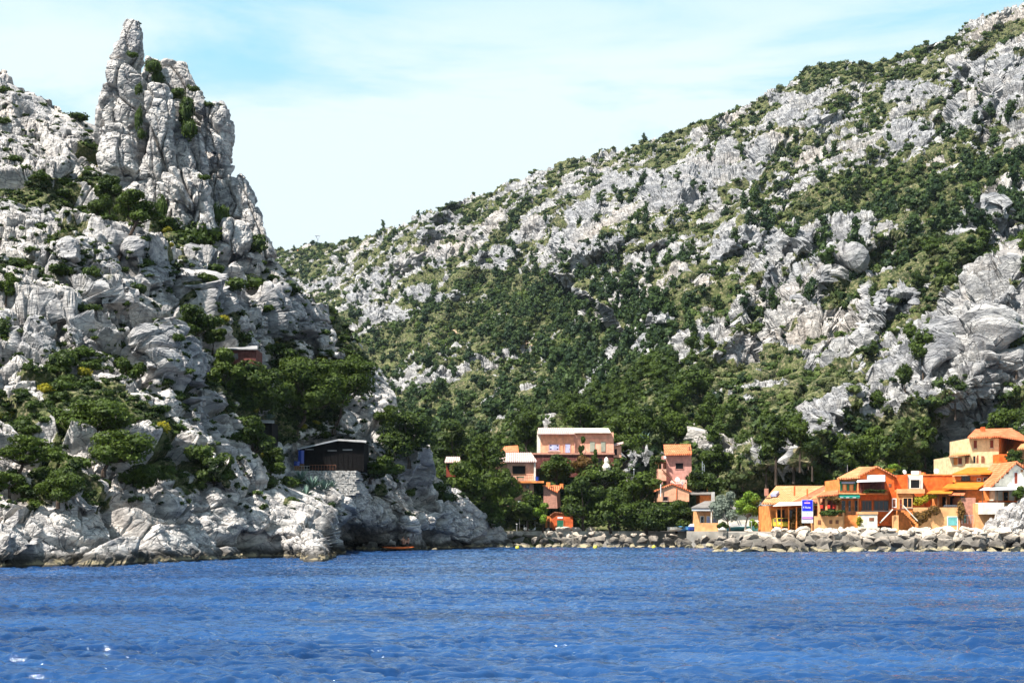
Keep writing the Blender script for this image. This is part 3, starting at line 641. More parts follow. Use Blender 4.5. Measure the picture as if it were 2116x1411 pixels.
H(118, 1000, 116, 74, 120, 1035, 107, 'low bushy pine just above the shore rocks', n=10, seed=27, flat=0.7, fork=0.3, leaves=3600, lsz=0.12)
H(18, 990, 70, 50, 20, 1020, 106, 'dark low pine at the left edge above the shore', n=6, seed=28, flat=0.6, leaves=1500, lsz=0.12)
H(525, 902, 96, 76, 530, 950, 150, 'pine below the flat-roofed shelter', n=9, seed=29, flat=0.6, fork=0.3, leaves=2600)
H(560, 950, 66, 66, 560, 990, 148, 'pine left of the black hut terrace', n=8, seed=30, flat=0.7, fork=0.3, leaves=2200)
H(784, 965, 92, 44, 765, 990, 160, 'low light green pine right of the black hut terrace', n=9, seed=31, flat=0.5, fork=0.3, leaves=2400)
H(12, 590, 60, 60, 12, 620, 140, 'bright green pine at the left edge of the slope', n=7, seed=32, flat=0.8, leaves=1500)
H(445, 970, 80, 80, 440, 1010, 132, 'dark thicket pine between two white slabs', n=8, seed=33, flat=0.8, fork=0.3, leaves=2400, lsz=0.13)
H(270, 760, 60, 46, 268, 782, 138, 'olive green rounded pine on the left slope', n=6, seed=34, flat=0.8, fork=0.3, leaves=1500, lsz=0.13)
# behind and around the houses
for (a, lab) in [
    ((940, 915, 110, 90, 940, 975, 205), 'pine behind the small red tiled hut'), ((1000, 950, 100, 110, 1000, 1020, 200), 'dense pine left of the two-storey pink house'),
    ((960, 1000, 110, 90, 960, 1050, 194), 'pine over the white rocks left of the houses'), ((1035, 1010, 80, 90, 1040, 1068, 196), 'pine in front of the left wall of the two-storey pink house'),
    ((1010, 1060, 80, 50, 1015, 1090, 196), 'low pine beside the quay rocks near the white van'), ((1090, 885, 66, 80, 1090, 935, 226), 'round-topped pine left of the long pink house'),
    ((1205, 862, 90, 56, 1210, 910, 236), 'pine behind the middle of the long pink house'), ((1296, 890, 120, 100, 1290, 960, 222), 'large dark pine at the right end of the long pink house'),
    ((1330, 870, 80, 70, 1330, 920, 234), 'pine above the tower house'), ((1150, 968, 80, 60, 1150, 1005, 208), 'bushy pine below the terrace wall of the long pink house'),
    ((1205, 1030, 110, 90, 1205, 1092, 200), 'dark pine right of the orange-red shed'), ((1265, 1050, 110, 90, 1262, 1095, 199), 'pine on the quay between the shed and the gabled pink house'),
    ((1240, 985, 120, 50, 1240, 1020, 206), 'hedge-like pine under the garden terrace'), ((1320, 1010, 100, 70, 1320, 1060, 203), 'pine left of the gabled pink house'),
    ((1335, 1065, 110, 66, 1335, 1096, 199), 'bright green pine on the quay below the gabled pink house'), ((1400, 1065, 80, 60, 1398, 1094, 199), 'pine with visible trunk below the gabled pink house'),
    ((1450, 1000, 100, 54, 1452, 1040, 206), 'spreading pine between tower house and white rocks'), ((1480, 950, 80, 60, 1480, 990, 214), 'round pine right of the tower house'),
    ((1395, 880, 90, 60, 1395, 925, 236), 'pine behind the tower house roof'), ((1465, 850, 60, 80, 1465, 905, 244), 'tall thin-crowned pine on the slope above the tower house'),
    ((1390, 845, 40, 56, 1392, 880, 246), 'small upright pine on the slope above the tower house'), ((1745, 935, 110, 90, 1745, 985, 208), 'large dark pine behind the orange restaurant'),
    ((1815, 925, 90, 90, 1815, 980, 208), 'round pine behind the flat orange roof'), ((1910, 905, 56, 96, 1912, 960, 210), 'conical pine left of the white upper house'),
    ((1690, 985, 56, 50, 1690, 1010, 205), 'small dark pine behind the long tiled roof'), ((2080, 872, 100, 60, 2080, 905, 214), 'pine behind the white upper house'),
    ((1860, 950, 80, 44, 1860, 985, 206), 'low bushy pine behind the satellite dishes'), ((1650, 870, 80, 40, 1650, 900, 238), 'flat pine above the white diagonal rocks')]:
    H(*a, lab, n=11, seed=int(a[0] + a[1]), flat=0.62, fork=0.35, leaves=2600, lsz=0.20)
hero_tree('olive_tree', 1498, 1045, 58, 70, 1508, 1092, 190, 'silver grey olive tree in front of the white bungalow', 'olive tree', n=9, mat='olive', flat=0.9, leaves=2400, lsz=0.14, seed=61, fork=0.35, bark='bark', core=0.7)
hero_tree('leafy_tree', 1548, 1042, 66, 52, 1540, 1092, 188, 'lime green tree with thin trunks beside the olive tree', 'tree', n=9, mat='lime', flat=0.8, leaves=2400, lsz=0.14, seed=62, fork=0.5, bark='palebark', core=0.72)
hero_tree('leafy_tree', 1602, 1062, 34, 46, 1602, 1092, 186, 'small rusty green tree beside the restaurant awning', 'tree', n=6, mat='autumn', flat=0.8, leaves=1100, lsz=0.13, seed=63, fork=0.5, bark='palebark')
hero_tree('leafy_tree', 2096, 945, 40, 36, 2092, 985, 189, 'dark leafed tree against the side wall of the white upper house', 'tree', n=6, mat='shrub', flat=0.9, leaves=1100, lsz=0.14, seed=64, fork=0.5)
hero_tree('cypress_tree', 1203, 925, 14, 66, 1203, 962, 206, 'narrow dark cypress in front of the long pink house', 'cypress', n=7, flat=2.4, leaves=900, lsz=0.14, seed=65, fork=0.4)
hero_tree('cypress_tree', 1229, 955, 16, 60, 1229, 985, 206, 'second narrow cypress right of the pink house cypress', 'cypress', n=7, flat=2.4, leaves=900, lsz=0.14, seed=66, fork=0.4)
hero_tree('leafy_tree', 1200, 962, 46, 50, 1200, 990, 205, 'brownish bush tree below the cypresses', 'tree', n=7, mat='autumn', flat=0.9, leaves=1300, lsz=0.15, seed=67, fork=0.3)
hero_tree('leafy_tree', 1120, 1058, 40, 50, 1122, 1092, 199, 'bright green tree between the pink house and the orange-red shed', 'tree', n=7, mat='lime', flat=0.8, leaves=1200, lsz=0.14, seed=68, fork=0.4)
hero_tree('leafy_tree', 1118, 995, 44, 60, 1118, 1030, 206, 'fresh green tree right of the two-storey pink house', 'tree', n=7, mat='shrub', flat=0.9, leaves=1300, lsz=0.15, seed=69, fork=0.4)

# ---- scattered pines on the far slopes: 300 nearest as things, the farther ones as one wood
def scatter(g, n, weight, r):
    """n random points of a hill, drawn with the given weight(px, py, Y)"""
    R0, R1 = g.sk, g.sk + g.nr; PXs, PYs, Ys = g.PX[R0:R1], g.PY[R0:R1], g.P[R0:R1, :, 1]
    wd = np.gradient(g.px)[None] * np.abs(np.gradient(PYs, axis=0))
    wgt = (weight(PXs.ravel(), PYs.ravel(), Ys.ravel()) * wd.ravel()).clip(0)
    c = np.cumsum(wgt); k = np.searchsorted(c, r.random(n) * c[-1]); i, j = np.unravel_index(k, PXs.shape)
    return g.P[R0:R1][i, j].astype(float), PXs[i, j], PYs[i, j], g.mask[R0:R1][i, j]
TREES = ["00000000000000111", "00000000000111111", "00000000011112211", "00000001111222444", "11111122222344667", "22222334221223356", "22234678522112111", "33334478511112111", "44444577321112111", "66666666643113111", "77777777732111111", "77777777731111111"]
covT = covgrid(TREES, 550, 100)
protos = []
for k in range(8):
    r = np.random.default_rng(900 + k); cl = []
    nn = 8
    tall = k % 3 == 0
    for j in range(nn):
        q = (j + 0.5) / nn; z = 0.30 + 0.60 * q; rr = (0.30 if not tall else 0.24) * math.sin(math.pi * min(0.92, 0.18 + q * 0.78)) ** 0.7
        a = r.uniform(0, 6.28); cl.append((rr * 0.65 * math.cos(a), rr * 0.65 * math.sin(a), z, rr * r.uniform(.6, .85), rr * r.uniform(.6, .85), 0.13 * r.uniform(0.8, 1.2)))
    cl.append((0, 0, 0.45, 0.20, 0.20, 0.22))
    protos.append((crown_mesh(cl, 900, 0.030, r, M['pine']), trunk_mesh((0, 0, 0), [(0, 0, 0.6), (0.08, 0, 0.7), (-0.07, 0.02, 0.55)], 0.022, r, 0.5), cl))
r = np.random.default_rng(41)
P, qx, qy, mk = scatter(GR, 2000, lambda x, y, Y: covT(x, y) ** 1.9 * (Y / 300.0) ** 1.7 * (Y < 1250), r)
vis = (qx > 560) & (qx < 2118) & ~((qx > 1100) & (qx < 1440) & (qy > 880)) & ~((qx > 1420) & (qy > 1010))
P, qx, qy = P[vis], qx[vis], qy[vis]
order = np.argsort(P[:, 1]); NT_ = 245
def zone(x, y):
    if y > 850:
        return 'behind the waterside houses' if x < 1450 else 'on the rocky foot of the right hill'
    if x < 760: return 'on the distant ridge left of the valley'
    if x < 960: return 'on the far side of the wooded valley'
    if x < 1290 and y > 540: return 'in the dense wood of the valley bottom'
    if y < 330: return 'near the crest of the right hill'
    if x > 1740 and y < 530: return 'in the dark wood high on the right hill'
    if x > 1900: return 'beside the big grey crag on the right hill'
    if y < 560: return 'between the cliff bands of the right hill'
    return 'among white rocks halfway up the right hill'
for i in order[:NT_]:
    cm, tm, _ = protos[int(r.integers(8))]; h = r.uniform(3.2, 7.0)
    shape = 'round' if h < 4.4 else ('middling' if h < 5.6 else 'tall')
    t = empty('pine_tree', P[i] - np.array([0, 0, 0.15]), '%s dark green pine %s' % (shape, zone(qx[i], qy[i])), 'pine tree', PINES_G, r.uniform(0, 6.28))
    sx = h * r.uniform(0.85, 1.25); t.scale = (sx, sx, h)
    link('crown', cm, t); link('trunk', tm, t)
def bake(name, P, protosA, sizes, r, mat, tintvar=0.5, squash=None):
    V, T, TI = [], [], []; off = 0
    for i in range(len(P)):
        v, t, ti = protosA[int(r.integers(len(protosA)))]; a = r.uniform(0, 6.28); ca, sa = math.cos(a), math.sin(a); s = sizes[i]
        sz = s * (squash[i] if squash is not None else 1.0)
        V.append(np.stack([(v[:, 0] * ca - v[:, 1] * sa) * s + P[i, 0], (v[:, 0] * sa + v[:, 1] * ca) * s + P[i, 1], v[:, 2] * sz + P[i, 2]], 1))
        T.append(t + off); off += len(v); TI.append(ti + r.normal(0, tintvar * 0.5))
    return link(name, mesh_np(name, np.concatenate(V), np.concatenate(T), mat, False, {'tint': np.clip(np.concatenate(TI), -0.5, 1.3)}))
light = []
for k in range(6):
    rr = np.random.default_rng(70 + k); light.append(crown_arrays(protos[k][2][::2] + [(0, 0, 0.25, 0.12, 0.12, 0.22)], 150, 0.060, rr))
far = order[NT_:]
o = bake('distant_pine_wood', P[far] - np.array([0, 0, 0.3]), light, r.uniform(3.5, 7.5, len(far)), r, M['farpine']); tag(o, 'dark pine wood filling the far valley and dotting the slopes', 'pine wood', None, 'stuff')

# ---- low scrub
def shrub_clumps(r, n=4):
    return [(r.uniform(-.32, .32), r.uniform(-.32, .32), r.uniform(0.10, 0.30), r.uniform(.26, .42), r.uniform(.26, .42), r.uniform(.18, .30)) for _ in range(n)]
sl = [crown_arrays(shrub_clumps(np.random.default_rng(500 + k), 3), 46, 0.13, np.random.default_rng(540 + k), core=0.85) for k in range(10)]
r = np.random.default_rng(43)
def wR(x, y, Y): return (0.10 + 0.90 * covR(x, y) ** 1.5) * (Y / 300.0) ** 1.25
P, qx, qy, mk = scatter(GR, 36000, wR, r)
keep = (mk > r.uniform(-0.09, 0.8, len(mk))) & (qx > 545) & (P[:, 2] > 2.5) & ~((qx > 1430) & (qy > 1030))
P, qx, qy = P[keep], qx[keep], qy[keep]
sz = np.clip(r.lognormal(0.25, 0.38, len(P)), 0.5, 3.4) * (0.8 + P[:, 1] / 900.0)
o = bake('garrigue_scrub', P - np.array([0, 0, 0.12]), sl, sz, r, M['farshrub'], 1.1, r.uniform(0.8, 1.25, len(P))); tag(o, 'low green garrigue scrub scattered over the right hill and valley', 'scrub', None, 'stuff')
# left hill: small tufts as ground cover, the larger bushes one by one
def wL(x, y, Y): return (0.08 + 0.92 * covL(x, y) ** 1.4) * (Y / 150.0)
r = np.random.default_rng(44)
P, qx, qy, mk = scatter(GL, 15000, wL, r)
keep = (mk > r.uniform(-0.30, 0.9, len(mk))) & (qx > -300) & (qx < 1050) & (P[:, 2] > 4.0)
P, qx, qy = P[keep], qx[keep], qy[keep]
tf = [crown_arrays(shrub_clumps(np.random.default_rng(600 + k), 3), 60, 0.12, np.random.default_rng(640 + k), core=0.8) for k in range(8)]
o = bake('scrub_tufts', P - np.array([0, 0, 0.06]), tf, np.clip(r.lognormal(-0.45, 0.35, len(P)), 0.3, 1.1), r, M['shrub'], 0.9, r.uniform(0.7, 1.1, len(P))); tag(o, 'small green tufts growing between the rocks of the left hill', 'scrub', None, 'stuff')
bp = [crown_mesh(shrub_clumps(np.random.default_rng(700 + k), 6), 480, 0.075, np.random.default_rng(740 + k), M['gorse'] if k == 9 else M['shrub'], core=0.8) for k in range(10)]
def bush_zone(x, y):
    if y < 300 and x < 200: return 'on the crest at the left edge'
    if y < 480: return 'on the slope left of the rock spire' if x < 240 else 'at the foot of the rock spire'
    if y < 640: return 'on the ledges under the rock spire' if x > 230 else 'on the middle of the left slope'
    if y < 860: return 'on the lower left slope' if x < 420 else 'beside the big pine group'
    return 'among the shore rocks' if x < 560 else 'on the rocks around the black hut'
r = np.random.default_rng(45); used = []
P, qx, qy, mk = scatter(GL, 2600, lambda x, y, Y: covL(x, y) ** 1.1 * (x > -20) * (x < 1045) * (y < 1060), r)
nb = 0
def bush(p, s, k, lab, hz=None):
    b = link('bush', bp[k]); tag(b, lab, 'bush', 'bushes scattered over the left hill'); b.location = p; b.rotation_euler = (0, 0, r.uniform(0, 6.28)); b.scale = (s, s, s * (hz or r.uniform(0.7, 1.1)))
for (x, y, wpx) in [(120, 355, 46), (135, 405, 40), (85, 475, 44), (130, 565, 52), (48, 272, 60), (35, 355, 44), (160, 240, 40), (10, 188, 26), (40, 196, 22), (420, 490, 80), (370, 475, 60), (400, 500, 70), (460, 560, 44), (300, 598, 40), (310, 545, 30), (480, 590, 50),
                    (540, 590, 60), (590, 600, 50), (560, 640, 30), (650, 690, 34), (160, 735, 56), (190, 760, 40), (250, 745, 50), (130, 800, 44), (100, 870, 40), (330, 830, 50), (320, 850, 40), (510, 690, 40), (470, 640, 40), (360, 720, 36), (290, 680, 34),
                    (640, 1005, 40), (600, 1000, 50), (425, 940, 60), (470, 985, 50), (920, 1030, 50), (905, 1010, 40), (690, 1000, 40), (860, 1020, 30), (720, 930, 30), (60, 1010, 50), (140, 1020, 60), (340, 700, 30), (200, 640, 40), (30, 330, 30), (180, 360, 40), (250, 560, 26), (600, 560, 20), (530, 520, 34), (560, 560, 30), (500, 500, 40)]:
    p = on(GL, x, y); s = wpx * p.y / F * 0.95; bush(p - Vector((0, 0, 0.1 * s)), s, int(r.integers(9)), ('broad' if wpx > 45 else 'compact') + ' dark green bush ' + bush_zone(x, y), 0.85); used.append((x, y))
for i in range(len(P)):
    if nb >= 222: break
    if mk[i] < 0.10 or P[i, 2] < 5 or any((qx[i] - u) ** 2 + (qy[i] - v) ** 2 < 13 ** 2 for u, v in used): continue
    used.append((qx[i], qy[i])); nb += 1; k = int(r.integers(10)); s = float(np.clip(r.lognormal(0.25, 0.3), 0.9, 2.3))
    col = 'yellow flowering' if k == 9 else ('small' if s < 1.2 else ('low' if s < 1.6 else 'dense'))
    bush(P[i] - np.array([0, 0, 0.12]), s, k, '%s bush %s' % (col if k == 9 else col + ' green', bush_zone(qx[i], qy[i])))
# bushes clinging to the spire: x, y, width, height, distance
for (x, y, wd, ht, Yb, lab) in [(318, 135, 30, 34, 182, 'dark bush in the notch right of the spire tip'), (330, 160, 24, 40, 183, 'dark bush hanging below the notch of the spire'), (382, 225, 36, 60, 180.5, 'large grey-green bush in the cleft of the spire'), (392, 262, 30, 50, 179.5, 'grey-green bush lower in the cleft of the spire'), (365, 192, 34, 22, 183, 'bright bush on top of the spire cleft'),
                           (290, 182, 16, 26, 178.5, 'small dark bush in the upper chimney of the spire'), (290, 240, 16, 50, 176.5, 'tall narrow bush in the chimney of the spire'), (294, 275, 16, 26, 176.5, 'green bush at the foot of the chimney of the spire'), (272, 112, 18, 14, 178, 'small bush under the spire tip'), (398, 182, 20, 14, 184, 'bush on the right shoulder block of the spire'),
                           (438, 217, 34, 14, 182, 'bush on the rounded right bulge of the spire'), (335, 425, 20, 60, 172, 'dark bush in the gully beside the spire base'), (455, 440, 26, 50, 178, 'dark bush on the right flank gully of the spire'), (480, 470, 36, 40, 178, 'dark bush lower on the right flank gully'), (530, 500, 50, 40, 178, 'dark green bush at the end of the flank gully'), (420, 365, 20, 14, 173, 'small bush on the big rounded rock of the spire'), (285, 48, 10, 5, 184, 'tiny bush on the very top of the spire')]:
    b = link('bush', bp[int(r.integers(9))]); tag(b, lab, 'bush', 'bushes clinging to the rock spire'); s = wd * Yb / F; b.location = W(x, y + ht * 0.4, Yb); b.scale = (s, s, ht * Yb / F * 1.5)
# agaves below the hut
def agave_mesh(r, n=26):
    bm = bmesh.new()
    for k in range(n):
        a = r.uniform(0, 6.28); el = r.uniform(0.15, 1.35); L = r.uniform(0.8, 1.15); d = Vector((math.cos(a) * math.cos(el), math.sin(a) * math.cos(el), math.sin(el))); s = Vector((-math.sin(a), math.cos(a), 0)) * 0.075
        up = d.cross(s).normalized() * 0.03; p0, p1, p2 = Vector((0, 0, 0)), d * L * 0.45 + Vector((0, 0, .05)), d * L
        v = [bm.verts.new(q) for q in (p0 - s * .7, p0 + s * .7, p1 + s * 1.1, p1 - s * 1.1, p2, p1 + up * -1.5)]
        bm.faces.new((v[0], v[1], v[2], v[3])); bm.faces.new((v[3], v[2], v[4])); bm.faces.new((v[0], v[3], v[5])); bm.faces.new((v[1], v[5], v[2])); bm.faces.new((v[5], v[3], v[4])); bm.faces.new((v[5], v[4], v[2]))
    return bm_mesh('agave', bm, M['agave'])
ag = [agave_mesh(np.random.default_rng(k)) for k in range(3)]
for k, (x, y, s, lab) in enumerate([(622, 985, 1.5, 'large blue-green agave under the left end of the hut terrace wall'), (645, 1000, 1.6, 'agave in the middle of the clump below the terrace wall'), (668, 1008, 1.5, 'agave at the right of the clump below the terrace wall'), (605, 1002, 1.3, 'agave at the left of the clump below the terrace wall'), (684, 1000, 1.1, 'small agave beside the stones of the terrace wall'), (632, 1016, 1.3, 'lowest agave of the clump below the terrace wall'), (696, 1062, 0.9, 'lone agave on the shore rocks below the terrace'), (556, 858, 1.0, 'pale agave beside the flat-roofed shelter'), (1332, 905, 2.2, 'agave clump above the pink tower house')]):
    q = W(x, y + 8, [158, 157, 158, 156, 160, 155, 160, 160, 228][k])
    g_ = link('agave_plant', ag[k % 3]); tag(g_, lab, 'agave', 'agaves on the rocks'); g_.location = q; g_.scale = (s, s, s); g_.rotation_euler = (0, 0, k)

# ------------------------------------------------------------------ quay ground
M['quay'] = simple('quay_gravel', (0.42, 0.38, 0.32), 0.95, 0.2, 0.6, 0.4)
def prism(name, poly, z0, z1, mat):
    bm = bmesh.new(); a = [bm.verts.new((x, y, z0)) for x, y in poly]; b = [bm.verts.new((x, y, z1)) for x, y in poly]; n = len(poly)
    for k in range(n): bm.faces.new((a[k], a[(k + 1) % n], b[(k + 1) % n], b[k]))
    bm.faces.new(b); bm.faces.new(a[::-1]); return bm_mesh(name, bm, mat)
def XY(px, Y): return ((px - CX) / F * Y, Y)
q = link('ground', prism('ground', [XY(1010, 199.6), XY(1418, 199.6), XY(1420, 193), XY(1505, 193), XY(1505, 168.5), XY(2420, 168.5), XY(2420, 222), XY(1010, 216)], -1.0, 2.25, M['quay'])); tag(q, kind='structure')

# ------------------------------------------------------------------ boulders of the breakwater
def boulder_material(name, pale, dark):
    m, t, b = principled(name); pos = t.node('ShaderNodeNewGeometry').outputs['Position']; ob = t.node('ShaderNodeTexCoord').outputs['Object']
    rnd = t.node('ShaderNodeObjectInfo').outputs['Random']
    n1 = t.noise(ob, 1.6, 6, 0.65); n2 = t.noise(ob, 7, 5, 0.7)
    col = t.mix(t.ramp(n1, 0.38, 0.62), dark, pale); col = t.mix(t.math('MULTIPLY', rnd, 0.45), col, (0.50, 0.42, 0.33))
    col = t.mix(t.ramp(n2, 0.55, 0.72, 0, 0.5), col, (0.20, 0.19, 0.18))
    z = t.node('ShaderNodeSeparateXYZ'); t.link(pos, z.inputs[0]); nz = t.math('MULTIPLY', t.math('SUBTRACT', t.noise(pos, 0.7, 3), 0.5), 1.6)
    zz = t.math('ADD', z.outputs[2], nz)
    col = t.mix(t.ramp(zz, 0.9, 2.4, 0.93, 0.0), col, (0.060, 0.054, 0.046))
    col = t.mix(t.ramp(zz, 0.25, 0.6, 0.85, 0.0), col, (0.36, 0.30, 0.18))
    t.put(b.inputs['Base Color'], col); b.inputs['Roughness'].default_value = 0.9; t.put(b.inputs['Normal'], t.bump(t.math('ADD', n1, t.math('MULTIPLY', n2, .4)), 0.7, 0.2)); return m
M['boulder'] = boulder_material('breakwater_limestone', (0.72, 0.60, 0.47), (0.40, 0.34, 0.28))
def boulder_mesh(r):
    bm = bmesh.new(); n = 15; d = unit_dirs(r, n)
    for v in d: bm.verts.new((v[0] * r.uniform(.8, 1.1), v[1] * r.uniform(.7, 1.0), v[2] * r.uniform(.6, .85)))
    res = bmesh.ops.convex_hull(bm, input=bm.verts[:]); junk = [v for v in bm.verts if not v.link_faces]; bmesh.ops.delete(bm, geom=junk, context='VERTS')
    bmesh.ops.bevel(bm, geom=bm.edges[:], offset=0.055, segments=2, affect='EDGES', profile=0.6, clamp_overlap=True)
    bmesh.ops.triangulate(bm, faces=bm.faces[:]); bmesh.ops.subdivide_edges(bm, edges=[e for e in bm.edges if e.calc_length() > 0.3], cuts=2, use_grid_fill=True)
    P = np.array([v.co[:] for v in bm.verts]); s = r.random() * 90
    dd = rock(P + s, (0.9, 0.4), int(r.integers(99)), 0.22, 0.3, 0.4)
    bm.normal_update()
    for v, k in zip(bm.verts, dd): v.co += v.normal * float(np.clip(k, -.12, .12))
    return bm_mesh('boulder', bm, M['boulder'])
BM = [boulder_mesh(np.random.default_rng(300 + k)) for k in range(12)]
r = np.random.default_rng(71)
LANDM = [(1040, 'below the left shore rocks'), (1082, 'left of the white van'), (1112, 'in front of the white van'), (1190, 'in front of the orange-red shed'), (1300, 'below the dark quay pines'), (1400, 'below the gabled pink house'), (1478, 'in front of the beached boats'),
         (1535, 'at the left tip of the big breakwater'), (1590, 'below the lime green tree'), (1640, 'in front of the yellow van'), (1700, 'under the blue signboard'), (1780, 'below the restaurant terrace'), (1860, 'in front of the orange restaurant'), (1945, 'below the outside stairs'), (2000, 'below the teal garage door'), (2300, 'at the right end of the breakwater')]
def where(px): return next(t for x, t in LANDM if px <= x)
def pile(x0, x1, Yf, rows, gname):
    for ri, (zc, dy, smin, smax) in enumerate(rows):
        x = x0 + r.uniform(0, 12)
        while x < x1:
            sz = r.uniform(smin, smax); Y = Yf(x) + dy + r.uniform(-0.5, 0.5); wx = sz * r.uniform(0.9, 1.35)
            if ri == 3 and x < 1605: x += 30; continue
            if ri == 2 and len(rows) == 3 and x > 1392: x += 20; continue
            if ri == 2 and x < 1600: sz *= 0.72
            o = link('boulder', BM[int(r.integers(12))]); p = XY(x, Y)
            o.location = (p[0], p[1], zc + r.uniform(-.22, .22)); o.rotation_euler = (r.uniform(-.35, .35), r.uniform(-.35, .35), r.uniform(0, 6.28)); o.scale = (wx, sz * r.uniform(.9, 1.2), sz * r.uniform(.75, 1.05))
            rowt = ['waterline', 'second', 'third', 'top', 'top'][min(ri, 4)] if len(rows) > 3 else ['waterline', 'middle', 'top'][ri]
            big = 'large' if sz > (smin + smax) / 2 else 'smaller'
            tag(o, '%s %s boulder in the %s row %s' % (big, 'yellow-stained' if ri == 0 else ('dark grey' if ri == 1 else 'pale'), rowt, where(x)), 'boulder', gname + ' ' + rowt)
            x += wx * 2 * F / Y * r.uniform(0.62, 0.84)
pile(1482, 2250, lambda x: 163.5, [(0.05, 0, .65, 1.1), (0.9, 1.2, .75, 1.35), (1.6, 2.4, .7, 1.25), (2.25, 3.6, .55, 1.05)], 'boulders of the big breakwater')
pile(1010, 1485, lambda x: 195.8 if x < 1412 else 189.4, [(0.15, 0, .65, 1.0), (0.95, 1.1, .75, 1.1), (1.65, 2.3, .7, .95)], 'boulders of the far quay bank')
for k in range(34):       # pale blocks lying on the quay edge behind the front row
    px = r.uniform(1120, 2240); Y = (199.5 if px < 1475 else 169.5) + r.uniform(-0.4, 1.0); sz = r.uniform(.5, .85); o = link('boulder', BM[int(r.integers(12))]); p = XY(px, Y)
    o.location = (p[0], p[1], 2.25 + sz * .3); o.rotation_euler = (r.uniform(-.3, .3), r.uniform(-.3, .3), r.uniform(0, 6.28)); o.scale = (sz * 1.3, sz, sz * .8)
    tag(o, 'low whitish block lying on the quay edge %s' % where(px), 'boulder', 'blocks along the quay edge')

# ------------------------------------------------------------------ buildings
S_ = lambda n, c, **k: M.__setitem__(n, simple(n, c, **k))
S_('pinkwall', (0.72, 0.38, 0.23), dirt=0.35); S_('salmon', (0.60, 0.30, 0.24), dirt=0.4); S_('brickpink', (0.50, 0.24, 0.17), dirt=0.5, scale=4); S_('orangewall', (0.78, 0.15, 0.03), dirt=0.45, var=0.18); S_('redshed', (0.66, 0.14, 0.045), dirt=0.45, var=0.18)
S_('creamwall', (0.80, 0.41, 0.18), dirt=0.25); S_('whitewall', (0.82, 0.75, 0.62), dirt=0.25); S_('whitewarm', (0.82, 0.58, 0.33), dirt=0.3); S_('pinkpale', (0.74, 0.40, 0.27), dirt=0.4); S_('yellowroof', (0.66, 0.20, 0.025), dirt=0.2); S_('peach', (0.80, 0.27, 0.08), dirt=0.45, var=0.18)
S_('darkred', (0.16, 0.055, 0.045), var=0.25, scale=3, bump=0.5); S_('brownshutter', (0.22, 0.05, 0.03)); S_('lavender', (0.42, 0.46, 0.66)); S_('greygreen', (0.30, 0.33, 0.26)); S_('teal', (0.16, 0.46, 0.44)); S_('greendoor', (0.03, 0.16, 0.09))
S_('greensign', (0.02, 0.22, 0.16)); S_('white', (0.82, 0.82, 0.80), rough=0.5, var=0.04); S_('black', (0.012, 0.012, 0.013), rough=0.7, var=0.2); S_('tarwood', (0.006, 0.005, 0.005), rough=0.85, var=0.3, scale=4, bump=0.4)
S_('stonewall', (0.42, 0.40, 0.37), var=0.3, scale=5, bump=1.0, bscale=5); S_('grey', (0.34, 0.33, 0.32), var=0.15); S_('metal', (0.45, 0.46, 0.48), rough=0.4, metallic=0.7); S_('bluep', (0.008, 0.04, 0.26), rough=0.4); S_('blueboat', (0.10, 0.32, 0.60), rough=0.4)
S_('orangep', (0.75, 0.14, 0.02), rough=0.5); S_('yellowp', (0.70, 0.62, 0.06), rough=0.5); S_('signblue', (0.012, 0.02, 0.62), rough=0.5, var=0.02); S_('signpurple', (0.36, 0.10, 0.50), rough=0.5, var=0.02); S_('signpink', (0.78, 0.40, 0.55), rough=0.5, var=0.02)
S_('rust', (0.22, 0.09, 0.05)); S_('skin', (0.55, 0.26, 0.16), rough=0.6, var=0.08); S_('redcloth', (0.60, 0.05, 0.03)); S_('hair', (0.03, 0.018, 0.01)); S_('vanyellow', (0.75, 0.55, 0.04), rough=0.35, var=0.03); S_('tyre', (0.015, 0.015, 0.015)); S_('greyroof', (0.22, 0.20, 0.18), bump=0.4)
S_('bluetarp', (0.12, 0.30, 0.55), rough=0.5); S_('woodbrown', (0.16, 0.08, 0.04)); S_('concrete', (0.50, 0.47, 0.43), dirt=0.45, var=0.18)
m, t, b = principled('window_glass'); b.inputs['Base Color'].default_value = (0.012, 0.014, 0.018, 1); b.inputs['Roughness'].default_value = 0.12; M['glass'] = m
def tile_material(name, c1, c2, c3):
    m, t, b = principled(name); ob = t.node('ShaderNodeTexCoord').outputs['Object']; sep = t.node('ShaderNodeSeparateXYZ'); t.link(ob, sep.inputs[0])
    wv = t.math('SINE', t.math('MULTIPLY', sep.outputs[0], 2 * math.pi / 0.30)); wy = t.math('FRACT', t.math('MULTIPLY', sep.outputs[1], 2.6))
    vo = t.vor(t.mapping(ob, (3.33, 2.6, 0.2)), 1.0); vc = t.node('ShaderNodeSeparateColor'); t.link(vo.outputs['Color'], vc.inputs[0])
    col = t.mix(vc.outputs[0], c1, c2); col = t.mix(t.ramp(t.noise(ob, 0.8, 5, .65), 0.50, 0.66, 0, 0.75), col, c3)
    t.put(b.inputs['Base Color'], col); b.inputs['Roughness'].default_value = 0.85
    t.put(b.inputs['Normal'], t.bump(t.math('ADD', wv, t.math('MULTIPLY', wy, 0.5)), 0.9, 0.07)); return m
M['tile'] = tile_material('clay_roof_tiles', (0.58, 0.13, 0.04), (0.74, 0.22, 0.08), (0.68, 0.33, 0.16))
M['tilepale'] = tile_material('old_pale_roof_tiles', (0.66, 0.23, 0.08), (0.76, 0.34, 0.13), (0.70, 0.42, 0.22))
M['tilepink'] = tile_material('bleached_pink_tiles', (0.55, 0.36, 0.31), (0.68, 0.48, 0.42), (0.60, 0.52, 0.48))
M['tilerust'] = tile_material('rust_brown_tiles', (0.36, 0.11, 0.04), (0.52, 0.20, 0.08), (0.46, 0.25, 0.15))

